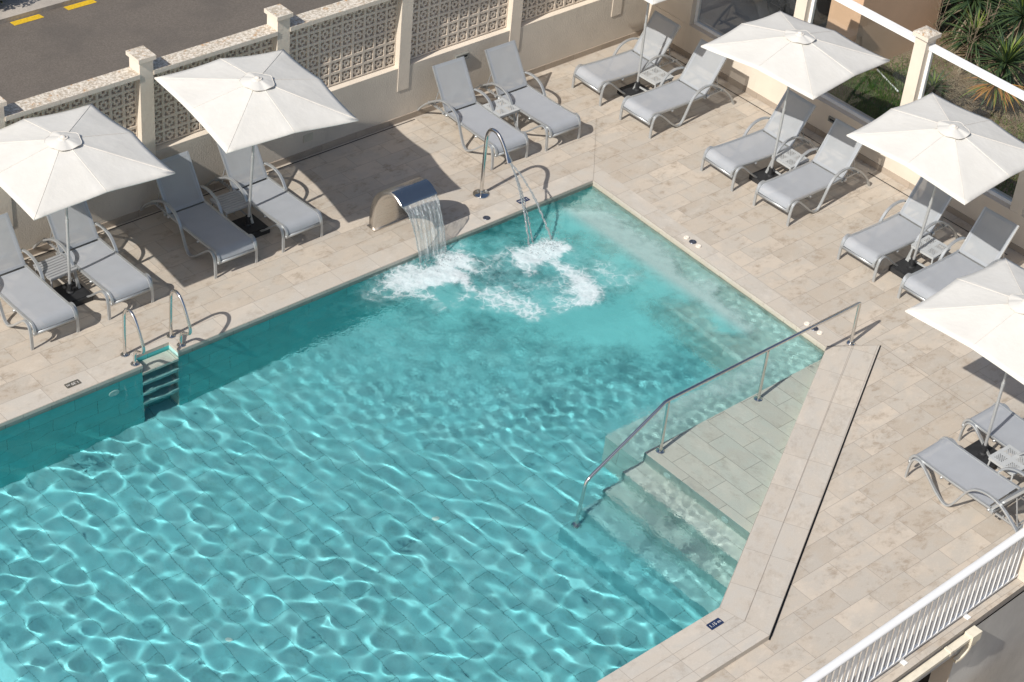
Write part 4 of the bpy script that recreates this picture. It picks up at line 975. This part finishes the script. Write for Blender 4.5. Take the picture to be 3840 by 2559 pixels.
# heap of dry straw leaves
b = MB(); rs = random.Random(31)
for k in range(220): blade(b, (6.25+rs.gauss(0, .16), -1.28+rs.gauss(0, .22), .02+abs(rs.gauss(0, .09))), rs.uniform(0, 6.28), rs.uniform(-.1, .5), rs.uniform(.2, .42), .014, .6)
tag(b.build('dry_leaves', M['straw']), 'heap of grey dry leaves on the soil behind the glass', kind='stuff')
# grass and weeds
def tuft_field(name, mat, n, cx, cy, sx, sy, hmin, hmax, w, seed, lb, lean=.5):
    rs = random.Random(seed); b = MB()
    for k in range(n):
        x = cx+rs.gauss(0, sx); y = cy+rs.gauss(0, sy)
        if x < 3.99 or y > .74 or (5.42 < x < 7.56 and -.01 < y < .62): continue
        h_ = rs.uniform(hmin, hmax)*math.exp(-.25*(((x-cx)/sx)**2+((y-cy)/sy)**2)); a = rs.uniform(0, 6.28); ln = rs.uniform(.1, lean)*h_; c_, s_ = math.cos(a)*w, math.sin(a)*w
        ox, oy = math.cos(a+1.7)*ln, math.sin(a+1.7)*ln
        b.face([(x-c_,y-s_,0),(x+c_,y+s_,0),(x+ox*.5+c_*.6,y+oy*.5+s_*.6,h_*.62)]); b.face([(x-c_*.5+ox*.4,y-s_*.5+oy*.4,h_*.5),(x+c_*.7+ox*.45,y+s_*.7+oy*.45,h_*.55),(x+ox,y+oy,h_)])
    o = b.build(name, mat); tag(o, lb, kind='stuff')
tuft_field('grass', M['grass'], 9000, 4.75, -1.2, .55, .55, .05, .17, .006, 1, 'lush green grass on the soil just behind the glass')
tuft_field('grass', M['grass'], 5200, 4.5, -2.9, .45, .9, .04, .13, .006, 2, 'green grass behind the glass farther right')
tuft_field('grass', M['grass'], 2600, 5.3, -.35, .5, .25, .03, .10, .006, 8, 'thin grass at the foot of the brown shaded wall')
tuft_field('weeds', M['weed'], 2600, 6.1, -.55, .55, .35, .02, .07, .012, 3, 'low weeds scattered on the sandy soil', 1.4)
tuft_field('weeds', M['weed'], 4200, 5.9, -3.1, .8, .7, .02, .08, .013, 4, 'low weeds on the sandy soil at the right photo edge', 1.4)
tuft_field('weeds', M['weed'], 5200, 9.3, .4, .9, .8, .03, .12, .016, 5, 'yellow green ground cover behind the yuccas', 1.2)
tuft_field('weeds', M['straw'], 2600, 6.9, -2.2, .9, .7, .02, .06, .008, 6, 'dry leaf litter on the soil below the yuccas', 2)
b = MB(); b.tube([(5.955,-.16,.02),(5.83,-.48,.018),(5.70,-.80,.02)], [.014,.012,.014], 8); tag(b.build('white_stick', M['white'], smooth=True), 'white peeling stick lying on the grass behind the glass', 'stick')
def twig(x, y, h_, lb, seed):
    rs = random.Random(seed); b = MB()
    for k in range(4):
        a = rs.uniform(0, 6.28); b.tube(smooth_path([(0,0,0),(.03*math.cos(a),.03*math.sin(a),h_*.4),(.10*math.cos(a)+rs.gauss(0,.03),.10*math.sin(a),h_*rs.uniform(.8, 1))], 3), [.007]*3+[.004]*4, 5)
        for q in range(7):
            z = h_*rs.uniform(.3, .9); a2 = rs.uniform(0, 6.28); b.tube([(.05*math.cos(a),.05*math.sin(a),z),(.05*math.cos(a)+.13*math.cos(a2),.05*math.sin(a)+.13*math.sin(a2),z+.10)], [.0035,.002], 4)
    o = b.build('dry_shrub', M['twig'], smooth=True); o.location = (x, y, 0); tag(o, lb, 'shrub', 'bare dry stems in the garden')
twig(7.20,-.25,1.15,'bare dry stems in front of the brown shaded wall',1); twig(7.05,-1.0,1.1,'bare dry stems among the yuccas, above the orange fan',2); twig(7.5,-.95,1.2,'bare dry stems between the large yucca and the orange fan',3)
# car in the street behind the corner
car = thing('parked_car', (6.75, 3.2, -.08), 'black parked car, only its lower side and a wheel in view beyond the glass', 'car', None, R(90))
b = MB(); prof = [(-2.1,.30,.52),(-1.95,.27,.72),(-1.2,.26,.88),(-.75,.26,.95),(-.1,.26,1.40),(.9,.26,1.43),(1.65,.26,1.05),(1.98,.27,.95),(2.1,.32,.62)]
rings = []
for x, z0, z1 in prof:
    w_ = .85 if z1 < 1.0 else .80; zz = (z0+z1)/2; top = .62 if z1 > 1.1 else .74
    rings.append([(x,-w_*.86,z0),(x,-w_,z0+.14),(x,-w_,min(z1-.04,.80)),(x,-top,z1),(x,top,z1),(x,w_,min(z1-.04,.80)),(x,w_,z0+.14),(x,w_*.86,z0)])
b.loft(rings); b.build('body', M['carpaint'], car, bevel=.05, smooth=True, auto=50)
for x in (-1.32, 1.32):
    for sy in (-1, 1):
        b = MB(); b.tube([(x,sy*.70,.32),(x,sy*.872,.32)], .32, 28); wh = b.build('wheel', M['tyre'], car, bevel=.025)
        b = MB(); b.tube([(x,sy*.8725,.32),(x,sy*.882,.32)], .20, 20)
        for k in range(5): b.tube([(x,sy*.886,.32),(x+.2*math.cos(k*1.2566),sy*.886,.32+.2*math.sin(k*1.2566))], .022, 6)
        b.build('rim', M['rim'], wh)
for sy in (-1, 1):
    b = MB(); b.face([(-.62,sy*.845,.90),(.95,sy*.845,.92),(.82,sy*.68,1.33),(-.05,sy*.68,1.32)]); b.build('side_window', M['carglass'], car)
# dark shrub over the far pavement
t = thing('shrub', (-4.40, 8.92, 0), 'dark shrub on the far pavement at the upper left photo corner', 'shrub'); b = MB(); rs = random.Random(5)
for k in range(1500):
    v = Vector((rs.gauss(0,1), rs.gauss(0,1), rs.gauss(0,1))).normalized()*rs.uniform(.3, 1); p = Vector((v.x*.55, v.y*.40, .38+v.z*.36)); a = Vector((rs.gauss(0,1), rs.gauss(0,1), rs.gauss(0,1))).normalized()*.045; c_ = a.orthogonal().normalized()*.02
    b.face([p-a, p+c_, p+a, p-c_])
b.build('foliage', M['drygreen'], t); b = MB()
for k in range(5): b.tube([(0,0,-.02),(rs.gauss(0,.14),rs.gauss(0,.14),.5)], .015, 6)
b.build('stem', M['bark'], t)

# ------------------------------------------------------------------ light, sky, camera
SUN = Vector((.70, .106, -.645)).normalized()
w = bpy.data.worlds.new('World'); scn.world = w; w.use_nodes = True; nt = w.node_tree
sky = nt.nodes.new('ShaderNodeTexSky'); sky.sky_type = 'NISHITA'; sky.sun_disc = False
sky.sun_elevation = math.asin(-SUN.z); sky.sun_rotation = math.atan2(-SUN.x, -SUN.y); sky.air_density = 1.0; sky.dust_density = 2.0; sky.ozone_density = 1.0
bg = nt.nodes['Background']; nt.links.new(sky.outputs[0], bg.inputs[0]); bg.inputs[1].default_value = .095
ld = bpy.data.lights.new('sun', 'SUN'); ld.energy = 4.4; ld.angle = R(.53); ld.color = (1, .955, .89); ld.cycles.is_caustics_light = True
lo = bpy.data.objects.new('sun', ld); col.objects.link(lo); lo.rotation_euler = SUN.to_track_quat('-Z', 'Y').to_euler(); lo.location = (-20, -5, 25)
cam = bpy.data.cameras.new('camera'); co = bpy.data.objects.new('camera', cam); col.objects.link(co)
F = 7418.268; cam.sensor_width = 36; cam.lens = 36*F/3840; cam.clip_end = 600; cam.clip_start = .5
pit, roll, yaw = R(36.78487), R(-5.95032), R(45.35368)
dv = Vector((math.cos(yaw)*math.cos(pit), math.sin(yaw)*math.cos(pit), -math.sin(pit))); rv = dv.cross(Vector((0,0,1))).normalized(); dn = dv.cross(rv)
r2 = rv*math.cos(roll)+dn*math.sin(roll); d2 = dn*math.cos(roll)-rv*math.sin(roll)
m = Matrix((r2, -d2, -dv)).transposed().to_4x4(); m.translation = (-17.22544, -16.16359, 14.7); co.matrix_world = m
scn.camera = co
scn.view_settings.view_transform = 'Standard'; scn.view_settings.look = 'None'; scn.view_settings.exposure = .10; scn.view_settings.gamma = 1
cy = scn.cycles; cy.max_bounces = 14; cy.diffuse_bounces = 4; cy.glossy_bounces = 4; cy.transmission_bounces = 8; cy.transparent_max_bounces = 24
cy.caustics_reflective = False; cy.caustics_refractive = True; cy.sample_clamp_indirect = 4; cy.blur_glossy = .5
cy.use_denoising = True
